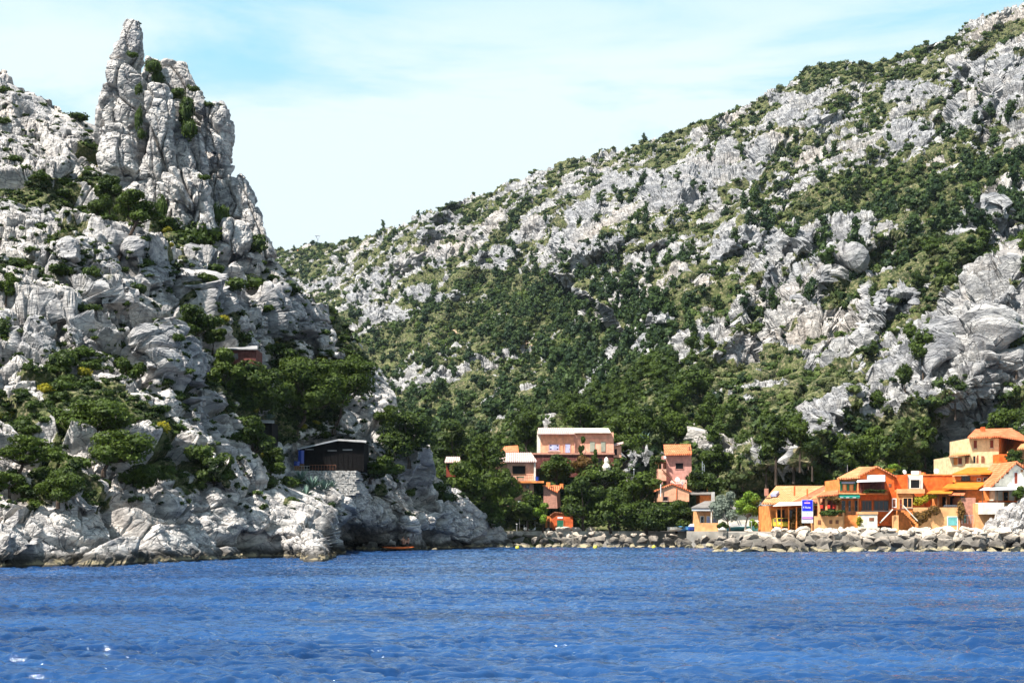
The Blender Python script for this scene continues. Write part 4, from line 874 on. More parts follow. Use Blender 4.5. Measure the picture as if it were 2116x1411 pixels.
class House:
    """a building (Empty at its base) whose parts are given by photo-pixel extents at a distance"""
    def __init__(s, name, label, cat, px, py, Y, group=None):
        s.o = W(px, py, Y); s.root = empty(name, s.o, label, cat, group); s.Y = Y
    def mesh(s, name, bm, mat, parent=None, label=None):
        bmesh.ops.transform(bm, matrix=__import__('mathutils').Matrix.Translation(-s.o), verts=bm.verts[:])
        o = link(name, bm_mesh(name, bm, M[mat]), parent or s.root)
        if label: o['label'] = label
        return o
    def hexa(s, bm, v):
        q = [bm.verts.new(p) for p in v]
        for f in ((0, 1, 2, 3), (7, 6, 5, 4), (0, 4, 5, 1), (1, 5, 6, 2), (2, 6, 7, 3), (3, 7, 4, 0)): bm.faces.new([q[i] for i in f])
    def box(s, name, x0, x1, y0, y1, mat, Y=None, d=4.0, parent=None, label=None, bev=0.0, bm=None):
        """x0..x1 by y0..y1 photo pixels (y0 the top), front face at Y, d metres deep"""
        Y = Y or s.Y; y1 = 1101 if (1085 <= y1 <= 1094 and d > 0.09) else y1; a, b = W(x0, y1, Y), W(x1, y0, Y); own = bm is None; bm = bm or bmesh.new()
        s.hexa(bm, [(a.x, Y, a.z), (b.x, Y, a.z), (b.x, Y, b.z), (a.x, Y, b.z), (a.x, Y + d, a.z), (b.x, Y + d, a.z), (b.x, Y + d, b.z), (a.x, Y + d, b.z)])
        if bev: bmesh.ops.bevel(bm, geom=bm.edges[:], offset=bev, segments=2, affect='EDGES')
        return s.mesh(name, bm, mat, parent, label) if own else None
    def gable_wall(s, name, x0, x1, yb, ye, xa, ya, mat, Y=None, d=5.0, label=None):
        """box wall topped with a gable whose apex sits at (xa, ya); eaves at height ye (a number or left,right)"""
        Y = Y or s.Y; el, er = ye if isinstance(ye, tuple) else (ye, ye); bm = bmesh.new()
        P5 = [W(x0, yb, Y), W(x1, yb, Y), W(x1, er, Y), W(xa, ya, Y), W(x0, el, Y)]
        f = [bm.verts.new(p) for p in P5]; g = [bm.verts.new((p.x, Y + d, p.z)) for p in P5]
        bm.faces.new(f[::-1]); bm.faces.new(g)
        for k in range(5): bm.faces.new((f[k], f[(k + 1) % 5], g[(k + 1) % 5], g[k]))
        return s.mesh(name, bm, mat, None, label)
    def gable_roof(s, name, x0, x1, ye, xa, ya, mat, Y=None, d=5.0, over=0.35, th=0.18, parent=None):
        """two tiled slopes with the ridge running away from the camera"""
        Y = Y or s.Y; el, er = ye if isinstance(ye, tuple) else (ye, ye); bm = bmesh.new(); up = Vector((0, 0, th)); eps = Vector((0, 0, 0.02)); A = W(xa, ya, Y)
        for (e,) in ((W(x0, el, Y),), (W(x1, er, Y),)):
            e = e + (e - A) * (over / max(0.3, (e - A).length))
            p = [Vector((A.x, Y - over, A.z)) + eps, Vector((e.x, Y - over, e.z)) + eps, Vector((e.x, Y + d + over, e.z)) + eps, Vector((A.x, Y + d + over, A.z)) + eps]
            s.hexa(bm, p + [v + up for v in p])
        return s.mesh(name, bm, mat, parent)
    def slope(s, name, c, mat, th=0.16, parent=None, label=None):
        """a thin sloping slab through four points (px, py, Y): front-left, front-right, back-right, back-left"""
        bm = bmesh.new(); p = [W(*q) for q in c]; up = Vector((0, 0, th)); s.hexa(bm, p + [v + up for v in p]); return s.mesh(name, bm, mat, parent, label)
    def window(s, x0, x1, y0, y1, Y=None, frame='white', pane='glass', fw=0.07, shutters=None, sill=True, name='window', bars=1):
        Y = Y or s.Y; k = Y / F; e = fw / k; bm = bmesh.new()
        for (a, b, c, d_) in ((x0 - e, x1 + e, y0 - e, y0), (x0 - e, x1 + e, y1, y1 + e), (x0 - e, x0, y0, y1), (x1, x1 + e, y0, y1)): s.box('', a, b, c, d_, frame, Y - 0.07, 0.12, bm=bm)
        w_ = s.mesh(name, bm, frame); s.box('pane', x0, x1, y0, y1, pane, Y - 0.025, 0.05, w_)
        for q in range(bars):
            xm = x0 + (x1 - x0) * (q + 1) / (bars + 1)
            if frame != pane and bars: s.box('glazing_bar', xm - 0.03 / k, xm + 0.03 / k, y0, y1, frame, Y - 0.045, 0.03, w_)
        if sill: s.box('sill', x0 - e * 1.8, x1 + e * 1.8, y1 + e, y1 + e * 2, 'concrete', Y - 0.14, 0.16, w_)
        if shutters:
            sw = (x1 - x0) * 0.5
            for (a, b) in ((x0 - e - sw, x0 - e), (x1 + e, x1 + e + sw)): s.box('shutter', a, b, y0 - e, y1 + e, shutters, Y - 0.06, 0.05)
        return w_
    def door(s, x0, x1, y0, y1, mat, Y=None, frame='concrete'):
        Y = Y or s.Y; k = Y / F; e = 0.09 / k; bm = bmesh.new()
        for (a, b, c, d_) in ((x0 - e, x1 + e, y0 - e, y0), (x0 - e, x0, y0, y1), (x1, x1 + e, y0, y1)): s.box('', a, b, c, d_, frame, Y - 0.08, 0.14, bm=bm)
        d = s.box('door', x0, x1, y0, y1, mat, Y - 0.05, 0.06); fr = s.mesh('door_frame', bm, frame, d)
        s.box('handle', x1 - 0.14 / k, x1 - 0.08 / k, (y0 + y1) / 2, (y0 + y1) / 2 + 0.12 / k, 'metal', Y - 0.10, 0.05, d); return d
    def rail(s, x0, x1, y0, y1, mat, Y=None, n=8, name='railing'):
        Y = Y or s.Y; bm = bmesh.new(); k = Y / F
        s.box('', x0, x1, y0, y0 + 0.05 / k, mat, Y, 0.05, bm=bm); s.box('', x0, x1, (y0 + y1) / 2, (y0 + y1) / 2 + 0.03 / k, mat, Y + 0.01, 0.03, bm=bm)
        for q in range(n + 1):
            x = x0 + (x1 - x0) * q / n; s.box('', x - 0.02 / k, x + 0.02 / k, y0 + 0.05 / k, y1, mat, Y + 0.004, 0.04, bm=bm)
        return s.mesh(name, bm, mat)
    def tube(s, name, pts, rad, mat, parent=None):
        bm = bmesh.new(); tube_into(bm, [W(*p) for p in pts], [rad] * len(pts), 6); return s.mesh(name, bm, mat, parent)
def boxt(*a, **k): return a

# -- dark boarded hut on its stone terrace
h = House('wooden_hut', 'black boarded hut with a kinked tin roof on a stone terrace', 'hut', 690, 975, 165)
bm = bmesh.new(); yb = 973
pts = [W(620, yb, 165), W(752, yb, 165), W(752, 914, 165), W(697, 911, 165), W(620, 928, 165)]
f = [bm.verts.new(p) for p in pts]; g_ = [bm.verts.new((p.x, 170.5, p.z)) for p in pts]; bm.faces.new(f[::-1]); bm.faces.new(g_)
for k in range(5): bm.faces.new((f[k], f[(k + 1) % 5], g_[(k + 1) % 5], g_[k]))
h.mesh('wall', bm, 'tarwood')
h.slope('roof', [(614, 929, 164.4), (698, 910.5, 164.4), (698, 908.5, 171), (614, 927, 171)], 'metal', 0.10)
h.slope('roof', [(698.3, 910.5, 164.4), (757, 914.5, 164.4), (757, 912, 171), (698.3, 908.5, 171)], 'grey', 0.12)
h.box('corner_post', 695, 698, 915, 973, 'tarwood', 164.93, 0.1)
for x in range(628, 752, 9):
    if abs(x - 696) > 5: h.box('batten', x, x + 1.2, 932 if x < 660 else 924, 972, 'tarwood', 164.95, 0.05)
h.box('window', 630, 648, 927.5, 929, 'grey', 164.9, 0.1); h.box('window', 677, 696, 930, 931.5, 'grey', 164.9, 0.1); h.box('window', 708, 728, 928, 930, 'grey', 164.9, 0.1)
h.rail(612, 640, 962, 975, 'grey', 163.4, 5); h.rail(640, 694, 960, 975, 'rust', 163.4, 9)
h = House('blue_barrel', 'tall blue plastic water butt at the left wall of the black hut', 'barrel', 622, 975, 164)
h.tube('body', [(622, 958, 164.2), (622, 956.5, 164.2), (622, 934, 164.2), (622, 932, 164.2)], 0.38, 'bluep'); h.tube('lid', [(622, 932, 164.2), (622, 930.5, 164.2)], 0.41, 'bluep'); h.box('stand', 617, 627, 958, 975, 'woodbrown', 163.9, 0.6)
h = House('blue_barrel', 'low blue tub on the terrace left of the black hut', 'barrel', 612, 975, 163.6)
h.tube('body', [(613, 962, 163.4), (613, 954, 163.4)], 0.36, 'bluep'); h.tube('rim', [(613, 954, 163.4), (613, 953, 163.4)], 0.40, 'bluep'); h.box('stand', 608, 618, 962, 975, 'woodbrown', 163.1, 0.6)
# terrace wall of stacked stones
def stone_wall(label, x0, x1, y0, y1, Y, d, sz, r, name='stone_wall'):
    root = empty(name, W((x0 + x1) / 2, y1, Y), label, 'wall'); o = W((x0 + x1) / 2, y1, Y); k = Y / F; bm = bmesh.new()
    A, B = W(x0, y1, Y), W(x1, y0, Y); z = A.z
    while z < B.z:
        hh = sz * r.uniform(.8, 1.15); x = A.x
        while x < B.x:
            ww = sz * r.uniform(1.1, 2.2); c = Vector((x + ww / 2, Y + r.uniform(0, .1), z + hh / 2)) - o
            m4 = __import__('mathutils').Matrix.Translation(c) @ __import__('mathutils').Matrix.Diagonal((ww * .97, d * 0.6, hh * .95, 1)); q = bmesh.ops.create_cube(bm, size=1, matrix=m4)
            for v in q['verts']: v.co += Vector(r.normal(0, sz * 0.06, 3))
            x += ww
        z += hh
    link('stones', bm_mesh('stones', bm, M['stonewall']), root)
    bm = bmesh.new(); c = (Vector(((A.x + B.x) / 2, Y + d * .5 + .1, (A.z + B.z) / 2 - 0.7)) - o); bmesh.ops.create_cube(bm, size=1, matrix=__import__('mathutils').Matrix.Translation(c) @ __import__('mathutils').Matrix.Diagonal((B.x - A.x - .2, d, B.z - A.z + 1.2, 1)))
    link('core', bm_mesh('core', bm, M['stonewall']), root); return root
rs = np.random.default_rng(5)
stone_wall('dry stone terrace wall carrying the black hut', 606, 738, 975, 1024, 163, 7.5, 0.26, rs)
# -- cabins half hidden in the pines
YC = min(on(GL, x, 738).y for x in (466, 482, 496, 512, 526)) - 0.8
h = House('red_cabin', 'red-brown cabin with a light tiled roof edge above the pines', 'cabin', 496, 745, YC)
h.box('wall', 462, 529, 721, 765, 'darkred', YC, 4); h.slope('roof', [(459, 722, YC - .4), (532, 722.5, YC - .4), (532, 716, YC + 4.5), (459, 715.5, YC + 4.5)], 'grey', 0.12); h.box('window', 480, 492, 730, 742, 'glass', YC - 0.05, 0.1)
print('cabin', YC)
h = House('shelter', 'flat-roofed dark shelter at the foot of the big pines', 'shelter', 522, 905, 157)
h.box('wall', 482, 562, 873, 918, 'tarwood', 157, 4); h.slope('roof', [(470, 871, 155.6), (567, 874.5, 155.6), (567, 870, 162), (470, 866, 162)], 'grey', 0.12); h.box('door', 545, 556, 880, 905, 'black', 156.95, 0.08)
h.box('post', 472, 474, 872, 910, 'woodbrown', 155.9, 0.15)
h = House('small_hut', 'tiny red hut with a pale tiled roof among the pines', 'hut', 935, 970, 198)
h.box('wall', 922, 942, 954, 985, 'brownshutter', 198, 3); h.slope('roof', [(918, 956, 197.3), (952, 956, 197.3), (950, 945, 202), (922, 945, 202)], 'tilepink', 0.12); h.box('door', 926, 931, 957, 970, 'black', 197.95, 0.08)
# -- two-storey pink house
h = House('pink_house', 'two-storey pink house with a bleached roof and projecting balcony slab', 'house', 1085, 1045, 203)
h.box('wall', 1048, 1103, 955, 1046, 'pinkpale', 203, 7, label=None); h.slope('roof', [(1018, 955, 202.3), (1110, 955, 202.3), (1098, 937, 210.5), (1028, 937, 210.5)], 'tilepink', 0.16)
h.box('wall', 1024, 1048, 957, 1046, 'pinkwall', 203.4, 6)
h.box('balcony', 1062, 1124, 993.5, 997.5, 'peach', 201.2, 3); h.window(1060, 1085, 963, 979, 203, 'woodbrown', 'black', 0.08, None, False, bars=0)
h.rail(1060, 1102, 981, 993, 'rust', 201.4, 10); h.window(1087, 1093, 1002, 1008, 203, 'rust', 'glass', 0.05, bars=0); h.box('corner_post', 1103.2, 1107, 955, 993, 'whitewall', 202.6, 0.4)
h.box('downpipe', 1080, 1081, 998, 1040, 'rust', 202.93, 0.05)
h = House('blue_barrel', 'small blue barrel on the balcony of the two-storey pink house', 'barrel', 1110, 993, 201.9)
h.tube('body', [(1110, 993.3, 201.9), (1110, 985, 201.9)], 0.26, 'bluep'); h.tube('lid', [(1110, 985, 201.9), (1110, 984.3, 201.9)], 0.28, 'bluep')
h = House('garden_table', 'dark green covered table on the pink house balcony', 'table', 1075, 993, 202)
h.box('table_top', 1067, 1083, 984, 986, 'greendoor', 201.7, 1); h.box('leg', 1069, 1070.5, 986, 993, 'greendoor', 201.8, .1); h.box('leg', 1080, 1081.5, 986, 993, 'greendoor', 201.8, .1)
h = House('orange_house', 'orange roof of a small house showing above the two-storey pink house', 'house', 1050, 950, 214)
h.box('wall', 1034, 1070, 930, 965, 'pinkwall', 214, 4); h.slope('roof', [(1031, 936, 213.5), (1072, 936, 213.5), (1070, 922, 218.5), (1043, 924, 218.5)], 'tile', 0.16); h.box('chimney', 1035, 1041, 930, 938, 'orangewall', 213.4, .5)
# -- long pink house above its terrace wall
h = House('long_house', 'long pink house with lavender shutters on a terrace', 'house', 1190, 936, 214)
h.box('wall', 1117, 1187, 896, 936, 'pinkwall', 214, 8); h.box('wall', 1187.2, 1268, 893, 936, 'pinkpale', 214.3, 8)
h.box('side_wall', 1111.5, 1116.8, 892, 936, 'whitewall', 214.05, 8)  # end wall of the pink house; its full sunlight is painted in as white
h.slope('roof', [(1110, 897.5, 213.3), (1187, 897.5, 213.3), (1185, 886, 222.5), (1112, 886, 222.5)], 'tilepink', 0.18); h.slope('roof', [(1187.5, 894.5, 213.6), (1262, 894.5, 213.6), (1257, 886, 222.7), (1185.5, 886, 222.7)], 'whitewall', 0.12)
for (a, b_) in ((1135, 1155),): 
    w_ = h.window(a, b_, 918, 930, 214, 'salmon', 'lavender', 0.12, None, True, bars=0)
    for xx in (a + 1.5, b_ - 4.5):
        for yy in (919.5, 926.5): h.box('cutout', xx, xx + 3, yy, yy + 1.6, 'black', 213.94, 0.03, w_)
h.door(1168, 1178, 917, 935, 'lavender', 214, 'salmon'); h.box('shutter', 1219, 1229, 913, 933, 'greygreen', 214.2, 0.1); h.box('shutter', 1242, 1251, 913, 933, 'greygreen', 214.2, 0.1)
h.box('string_course', 1187.5, 1262, 905, 906, 'salmon', 214.22, 0.1); h.box('downpipe', 1163, 1164.2, 897, 936, 'salmon', 213.9, 0.08); h.box('downpipe', 1187, 1188.4, 897, 936, 'salmon', 213.88, 0.1)
wl = House('terrace_wall', 'dark red terrace wall under the long pink house', 'wall', 1180, 962, 211.5)
wl.box('wall', 1098, 1268, 939, 985, 'darkred', 211.5, 2.4); wl.box('coping', 1096, 1270, 935.5, 939, 'brickpink', 211.3, 2.6); wl.box('doorway', 1236, 1244, 946, 960, 'black', 211.44, 0.1)
h = House('garden_shed', 'pink shed with a sloping roof at the right end of the long house', 'shed', 1272, 940, 214)
h.box('wall', 1262, 1284, 921, 945, 'pinkpale', 215, 3); h.slope('roof', [(1260, 924, 214.5), (1288, 917, 214.5), (1288, 914, 218.5), (1262, 920, 218.5)], 'tilepink', 0.14); h.box('door', 1270, 1275, 927, 940, 'black', 214.95, .08)
h = House('garden_statue', 'pale stone urn figure on the garden terrace', 'statue', 1253, 985, 205)
bm = bmesh.new(); prof = [(0, 985, .55), (0, 980, .55), (0, 978, .25), (0, 972, .5), (0, 966, .65), (0, 961, .5), (0, 957, .28), (0, 952, .34), (0, 947, .26), (0, 944, .05)]
tube_into(bm, [W(1253, y, 205) for _, y, _ in prof], [q for _, _, q in prof], 10); h.mesh('figure', bm, 'whitewall')
wl = House('garden_wall', 'thin pale edge of the garden terrace left of the tower house', 'wall', 1300, 988, 205.6); wl.box('coping', 1215, 1352, 985.5, 987, 'grey', 205.6, 0.5); wl.box('wall', 1216, 1351, 987.2, 1000, 'stonewall', 205.7, 0.4)
# -- brick-pink shed with orange roof
h = House('brick_shed', 'narrow brick-pink shed with an orange tiled roof and two chimneys', 'shed', 1138, 1045, 202)
bm = bmesh.new(); pts = [W(1123, 1050, 202), W(1152, 1050, 202), W(1150, 1018, 202), W(1123, 1004, 202)]; f = [bm.verts.new(p) for p in pts]; g_ = [bm.verts.new((p.x + .6, 206, p.z + 0.35)) for p in pts]; bm.faces.new(f[::-1]); bm.faces.new(g_)
for k in range(4): bm.faces.new((f[k], f[(k + 1) % 4], g_[(k + 1) % 4], g_[k]))
h.mesh('wall', bm, 'brickpink'); h.slope('roof', [(1121, 1004, 201.7), (1152, 1018.5, 201.7), (1162, 1005, 206.5), (1132, 1003, 206.5)], 'tile', 0.14)
h.box('chimney', 1129, 1137, 996, 1009, 'peach', 203, .7); h.box('chimney', 1157, 1164, 999, 1010, 'peach', 206, .7)
# -- orange-red boat shed
h = House('boat_shed', 'orange-red shed with a green door and white plate on the quay', 'shed', 1160, 1094, 202)
h.gable_wall('wall', 1139, 1184, 1094, (1064, 1063), 1146, 1059, 'redshed', 202, 6); h.box('side_wall', 1127, 1138.8, 1066, 1094, 'peach', 202.4, 5)
h.gable_roof('roof', 1139, 1184, (1064, 1063), 1146, 1059, 'tilerust', 202, 6, 0.2, 0.12); h.door(1151, 1164.5, 1074, 1093, 'greendoor', 202, 'redshed'); h.box('sign_plate', 1152, 1163, 1067.5, 1071, 'white', 201.93, 0.07); h.box('door', 1131, 1136, 1077, 1094, 'woodbrown', 202.33, 0.07)
h = House('grey_shed', 'low grey shed with a faded flat roof left of the orange-red shed', 'shed', 1095, 1085, 204)
h.box('wall', 1084, 1114, 1060, 1090, 'concrete', 204, 4); h.slope('roof', [(1080, 1062, 203.6), (1117, 1060, 203.6), (1117, 1056, 208.5), (1082, 1057, 208.5)], 'grey', 0.1); h.box('door', 1098, 1106, 1072, 1090, 'black', 203.94, 0.1)
h = House('awning_shelter', 'dark lean-to with a blue tarpaulin roof behind the white van', 'shelter', 1088, 1092, 202.6)
h.slope('tarpaulin', [(1072, 1070, 201.2), (1107, 1072, 201.2), (1100, 1066, 203.9), (1078, 1065, 203.9)], 'bluetarp', 0.06); h.box('wall', 1074, 1105, 1072, 1092, 'tarwood', 203.2, 0.5)
for x in (1073, 1088, 1105): h.box('post', x, x + 1, 1071, 1093, 'grey', 201.3, 0.08)
# toy lighthouse
h = House('model_lighthouse', 'small red, white and blue model lighthouse in the garden', 'model lighthouse', 1073, 1053, 200)
for (y0, y1, r0, mt) in ((1053, 1047, .36, 'bluep'), (1047, 1044, .32, 'white'), (1044, 1040, .28, 'white'), (1040, 1037, .30, 'redcloth'), (1037, 1034.5, .2, 'white')): h.tube('tower_band', [(1073, y0, 200), (1073, y1, 200)], r0, mt)
# -- pink tower house with terrace
h = House('tower_house', 'square pink tower house with orange tiled roof and side terrace', 'house', 1405, 1005, 206)
h.box('wall', 1377, 1429, 938, 1012, 'salmon', 206, 7); h.slope('roof', [(1373, 941, 205.3), (1430, 940, 205.3), (1427, 920.5, 213.6), (1371, 921, 213.6)], 'tile', 0.2)
h.window(1396, 1412, 956.5, 968.5, 206, 'salmon', 'black', 0.06, None, False, bars=0); h.box('terrace_wall', 1356, 1376.8, 969, 993, 'pinkpale', 205.2, 5)
h.box('chimney', 1422, 1426, 922, 932, 'tilerust', 208, .5); h.tube('stair_rail', [(1368, 970, 205.0), (1397, 998, 205.0)], 0.07, 'woodbrown')
h.box('post', 1360, 1361.5, 956, 969, 'woodbrown', 205.4, 0.1); h.box('post', 1370, 1371.5, 955, 969, 'woodbrown', 205.4, 0.1); h.box('pergola', 1357, 1377, 953, 955.5, 'woodbrown', 205.4, 4)
h.tube('lower_wall', [(1384, 1005, 206.5), (1418, 1004, 206.5)], 1.2, 'salmon')
def vine(px, py, wpx, hpx, Y, label, mat='shrub', leaves=700, seed=0, name='vine', lsz=0.13):
    rr = np.random.default_rng(seed + int(px)); o = W(px, py, Y); k = Y / F; cl = []
    for q in range(7): cl.append((rr.uniform(-.38, .38) * wpx * k, rr.uniform(-.4, .4), rr.uniform(-.35, .35) * hpx * k, wpx * k * .22, .5, hpx * k * .24))
    v = link(name, crown_mesh(cl, leaves, lsz, rr, M[mat], core=0.7)); v.location = o; return tag(v, label, 'plant')
vine(1353, 962, 18, 44, 205.8, 'dark ivy hanging over the tower house pergola'); vine(1366, 952, 18, 8, 205.6, 'thin ivy on top of the tower house pergola', seed=3)
def dish(px, py, rpx, Y, label, yaw=0.5, name='satellite_dish'):
    o = W(px, py, Y); root = empty(name, o, label, 'satellite dish', 'satellite dishes'); bm = bmesh.new(); R = rpx * Y / F; rings = []
    for side in (0, 1):
        c = bm.verts.new((0, 0.06 * side, 0)); prev = None
        for k in range(1, 4):
            q = k / 3; rg = [bm.verts.new((R * q * math.cos(a), -R * .28 * q * q + 0.05 * side * (1), R * q * 1.08 * math.sin(a))) for a in [2 * math.pi * j / 18 for j in range(18)]]
            for j in range(18):
                if prev is None: bm.faces.new((c, rg[j], rg[(j + 1) % 18]))
                else: bm.faces.new((prev[j], rg[j], rg[(j + 1) % 18], prev[(j + 1) % 18]))
            prev = rg
        rings.append(prev)
    for j in range(18): bm.faces.new((rings[0][j], rings[1][j], rings[1][(j + 1) % 18], rings[0][(j + 1) % 18]))
    bm2 = bm_mesh('reflector', bm, M['white'], True); d = link('reflector', bm2, root); d.rotation_euler = (-0.35, 0, yaw)
    bm = bmesh.new(); tube_into(bm, [(0, 0.1, 0), (0, 0.25, -R * 1.0), (0, 0.25, -R * 2.0)], [0.04, .04, .04], 6); link('mast', bm_mesh('mast', bm, M['metal']), root)
    bm = bmesh.new(); tube_into(bm, [(0, -0.05, -R * .9), (0, -R * 1.1, -R * .2)], [0.03, .05], 6); a = link('feed_arm', bm_mesh('feed_arm', bm, M['metal']), root); a.rotation_euler = (-0.2, 0, yaw); return root
dish(1400, 991, 4.6, 203.5, 'larger white satellite dish in front of the tower house wall', 0.2); dish(1409, 998.5, 4.4, 203, 'white satellite dish turned sideways above the gabled pink house', 1.0)
dish(1374, 945, 2.6, 205.2, 'tiny white dish at the top left corner of the tower house', 0.2)
# -- gabled pink house
h = House('gabled_house', 'low salmon house with orange gable below the tower house', 'house', 1390, 1035, 200.5)
h.gable_wall('wall', 1360, 1424, 1036, (1014, 1015), 1389, 1002, 'pinkwall', 200.5, 6); h.gable_roof('roof', 1356, 1426, (1015, 1016), 1389, 1001.5, 'tile', 200.5, 6, 0.2, 0.18)
h.window(1371, 1380, 1026, 1034, 200.5, 'salmon', 'black', 0.06, bars=0); h.box('drain_pipe', 1397.4, 1398.8, 1008, 1032, 'redshed', 200.4, 0.09); h.box('chimney', 1413, 1419, 999, 1010, 'pinkpale', 202.5, 0.6); h.box('mast', 1364.5, 1366, 1000, 1026, 'white', 200.1, 0.1)
# -- steel stair frame
h = House('ladder', 'pale metal ladder frame right of the tower house', 'ladder', 1452, 985, 207); h.box('rail', 1450.5, 1452, 953, 985, 'metal', 207, .08); h.box('rail', 1455, 1456, 960, 985, 'metal', 207, .08)
for y in (958, 964, 970, 976, 982): h.box('rung', 1452, 1455, y, y + .8, 'metal', 207.02, .05)
# -- white bungalow
h = House('bungalow', 'white bungalow with a grey hipped roof behind the olive tree', 'bungalow', 1500, 1092, 196)
h.box('wall', 1436, 1484, 1056, 1092, 'creamwall', 196, 6); h.box('wall', 1484.2, 1572, 1054, 1092, 'whitewall', 195.2, 6); h.slope('roof', [(1428, 1050, 194.6), (1484, 1050, 194.6), (1480, 1036, 199.5), (1456, 1037, 199.5)], 'greyroof', 0.14)
h.slope('roof', [(1484, 1054, 194.6), (1572, 1053, 194.6), (1560, 1040, 199.5), (1484, 1040, 199.5)], 'greyroof', 0.14); h.box('fascia', 1430, 1484, 1050.5, 1055, 'white', 194.7, 0.3); h.box('chimney', 1471, 1477, 1016, 1038, 'concrete', 198, 0.7)
h.door(1448, 1454, 1067, 1081, 'glass', 196, 'whitewall'); h.door(1461, 1466, 1067, 1081, 'lavender', 196, 'whitewall'); h.box('column', 1469, 1471, 1055, 1088, 'whitewall', 194.8, 0.3); h.window(1474, 1480, 1066, 1078, 196, 'white', 'lavender', bars=0)
h.box('terrace_wall', 1442, 1484, 1080, 1092, 'creamwall', 193.8, 0.4); h.tube('stair_rail', [(1521, 1062, 194.6), (1534, 1090, 194.6)], 0.07, 'metal'); h.tube('stair_rail', [(1518, 1066, 194.6), (1530, 1090, 194.6)], 0.07, 'metal'); h.window(1545, 1553, 1061, 1067, 195.2, 'white', 'glass', bars=0)
h = House('quay_house', 'small peach house with a chimney between the trees and the bungalow', 'house', 1458, 1036, 203.5); h.box('wall', 1446, 1470, 1023, 1048, 'peach', 203.5, 4); h.slope('roof', [(1422, 1022, 202.8), (1472, 1022, 202.8), (1468, 1012, 208), (1428, 1012, 208)], 'greyroof', .15); h.box('chimney', 1461, 1464, 1006, 1018, 'peach', 205, 0.4)
# -- long low restaurant with big tiled roofs
h = House('low_restaurant', 'long low building with wide sun-bleached tiled roofs and an awning', 'restaurant', 1655, 1090, 178)
h.box('wall', 1592, 1735, 1044, 1090, 'peach', 179, 9); h.slope('roof', [(1574, 1042, 176.5), (1664, 1042, 176.5), (1700, 1006, 190), (1604, 1006, 190)], 'tilepale', 0.18)
h.slope('roof', [(1634, 1040, 176.3), (1738, 1040, 176.3), (1742, 1007, 189.8), (1702, 1006.5, 189.8)], 'tilerust', 0.18); h.slope('ridge_strip', [(1633, 1038.5, 176.4), (1636, 1038.5, 176.4), (1703, 1004.5, 190), (1700, 1004.5, 190)], 'creamwall', 0.12)
h.slope('ridge_strip', [(1668, 1036, 176.6), (1671, 1036, 176.6), (1722, 1006, 189.6), (1719, 1006, 189.6)], 'creamwall', 0.12)
h.slope('awning', [(1597, 1046, 172.6), (1657, 1043.5, 172.6), (1662, 1036.5, 176.8), (1610, 1038.5, 176.8)], 'whitewall', 0.06)
h.box('chimney', 1581, 1588, 1009, 1024, 'brickpink', 179.5, 0.6); h.box('chimney', 1641, 1643.5, 1004, 1024, 'redshed', 180, 0.3); h.box('chimney', 1667.5, 1670, 1010, 1025, 'redshed', 179, 0.3); h.slope('skylight', [(1592, 1026, 180.5), (1604, 1025.5, 180.5), (1610, 1020, 183.5), (1598, 1020.5, 183.5)], 'lavender', 0.34)
for x in (1604, 1614, 1629, 1645): h.box('post', x, x + 2, 1046, 1090, 'peach', 173.4, 0.16)
for (a, b_) in ((1606, 1620), (1630, 1646), (1672, 1684), (1700, 1716)): h.window(a, b_, 1054, 1070, 179, 'woodbrown', 'glass', 0.1, None, False)
h.box('lintel', 1594, 1735, 1044.2, 1049, 'orangewall', 178.9, 0.2)
h = House('terrace_arcade', 'cream arcade porch hung with red lanterns left of the orange restaurant', 'porch', 1705, 1085, 172)
for x in (1691, 1706, 1728): h.box('pillar', x, x + 4, 1029, 1066, 'creamwall', 172, 0.4)
h.box('beam', 1690, 1732, 1024, 1029, 'creamwall', 172, 3); h.box('wall', 1700, 1731, 1030, 1064, 'darkred', 175, 0.3); h.box('terrace_wall', 1686, 1742, 1066, 1086, 'creamwall', 171.2, 3.5)
for x in (1690, 1714, 1727): h.box('window', x, x + 6, 1074, 1082, 'rust', 171.14, 0.08)
h.slope('roof', [(1686, 1027, 171.5), (1732, 1023, 171.5), (1732, 1013, 177), (1700, 1018, 177)], 'tile', 0.14)
for x in (1698, 1713, 1724): h.tube('lantern', [(x, 1050, 171.8), (x, 1043, 171.8)], 0.22, 'redcloth')
vine(1718, 1058, 50, 12, 170.8, 'hedge of plants along the arcade terrace', seed=5, name='hedge', leaves=900); vine(1722, 1034, 30, 16, 171.6, 'rusty creeper on the arcade porch', 'autumn', 500, 9)
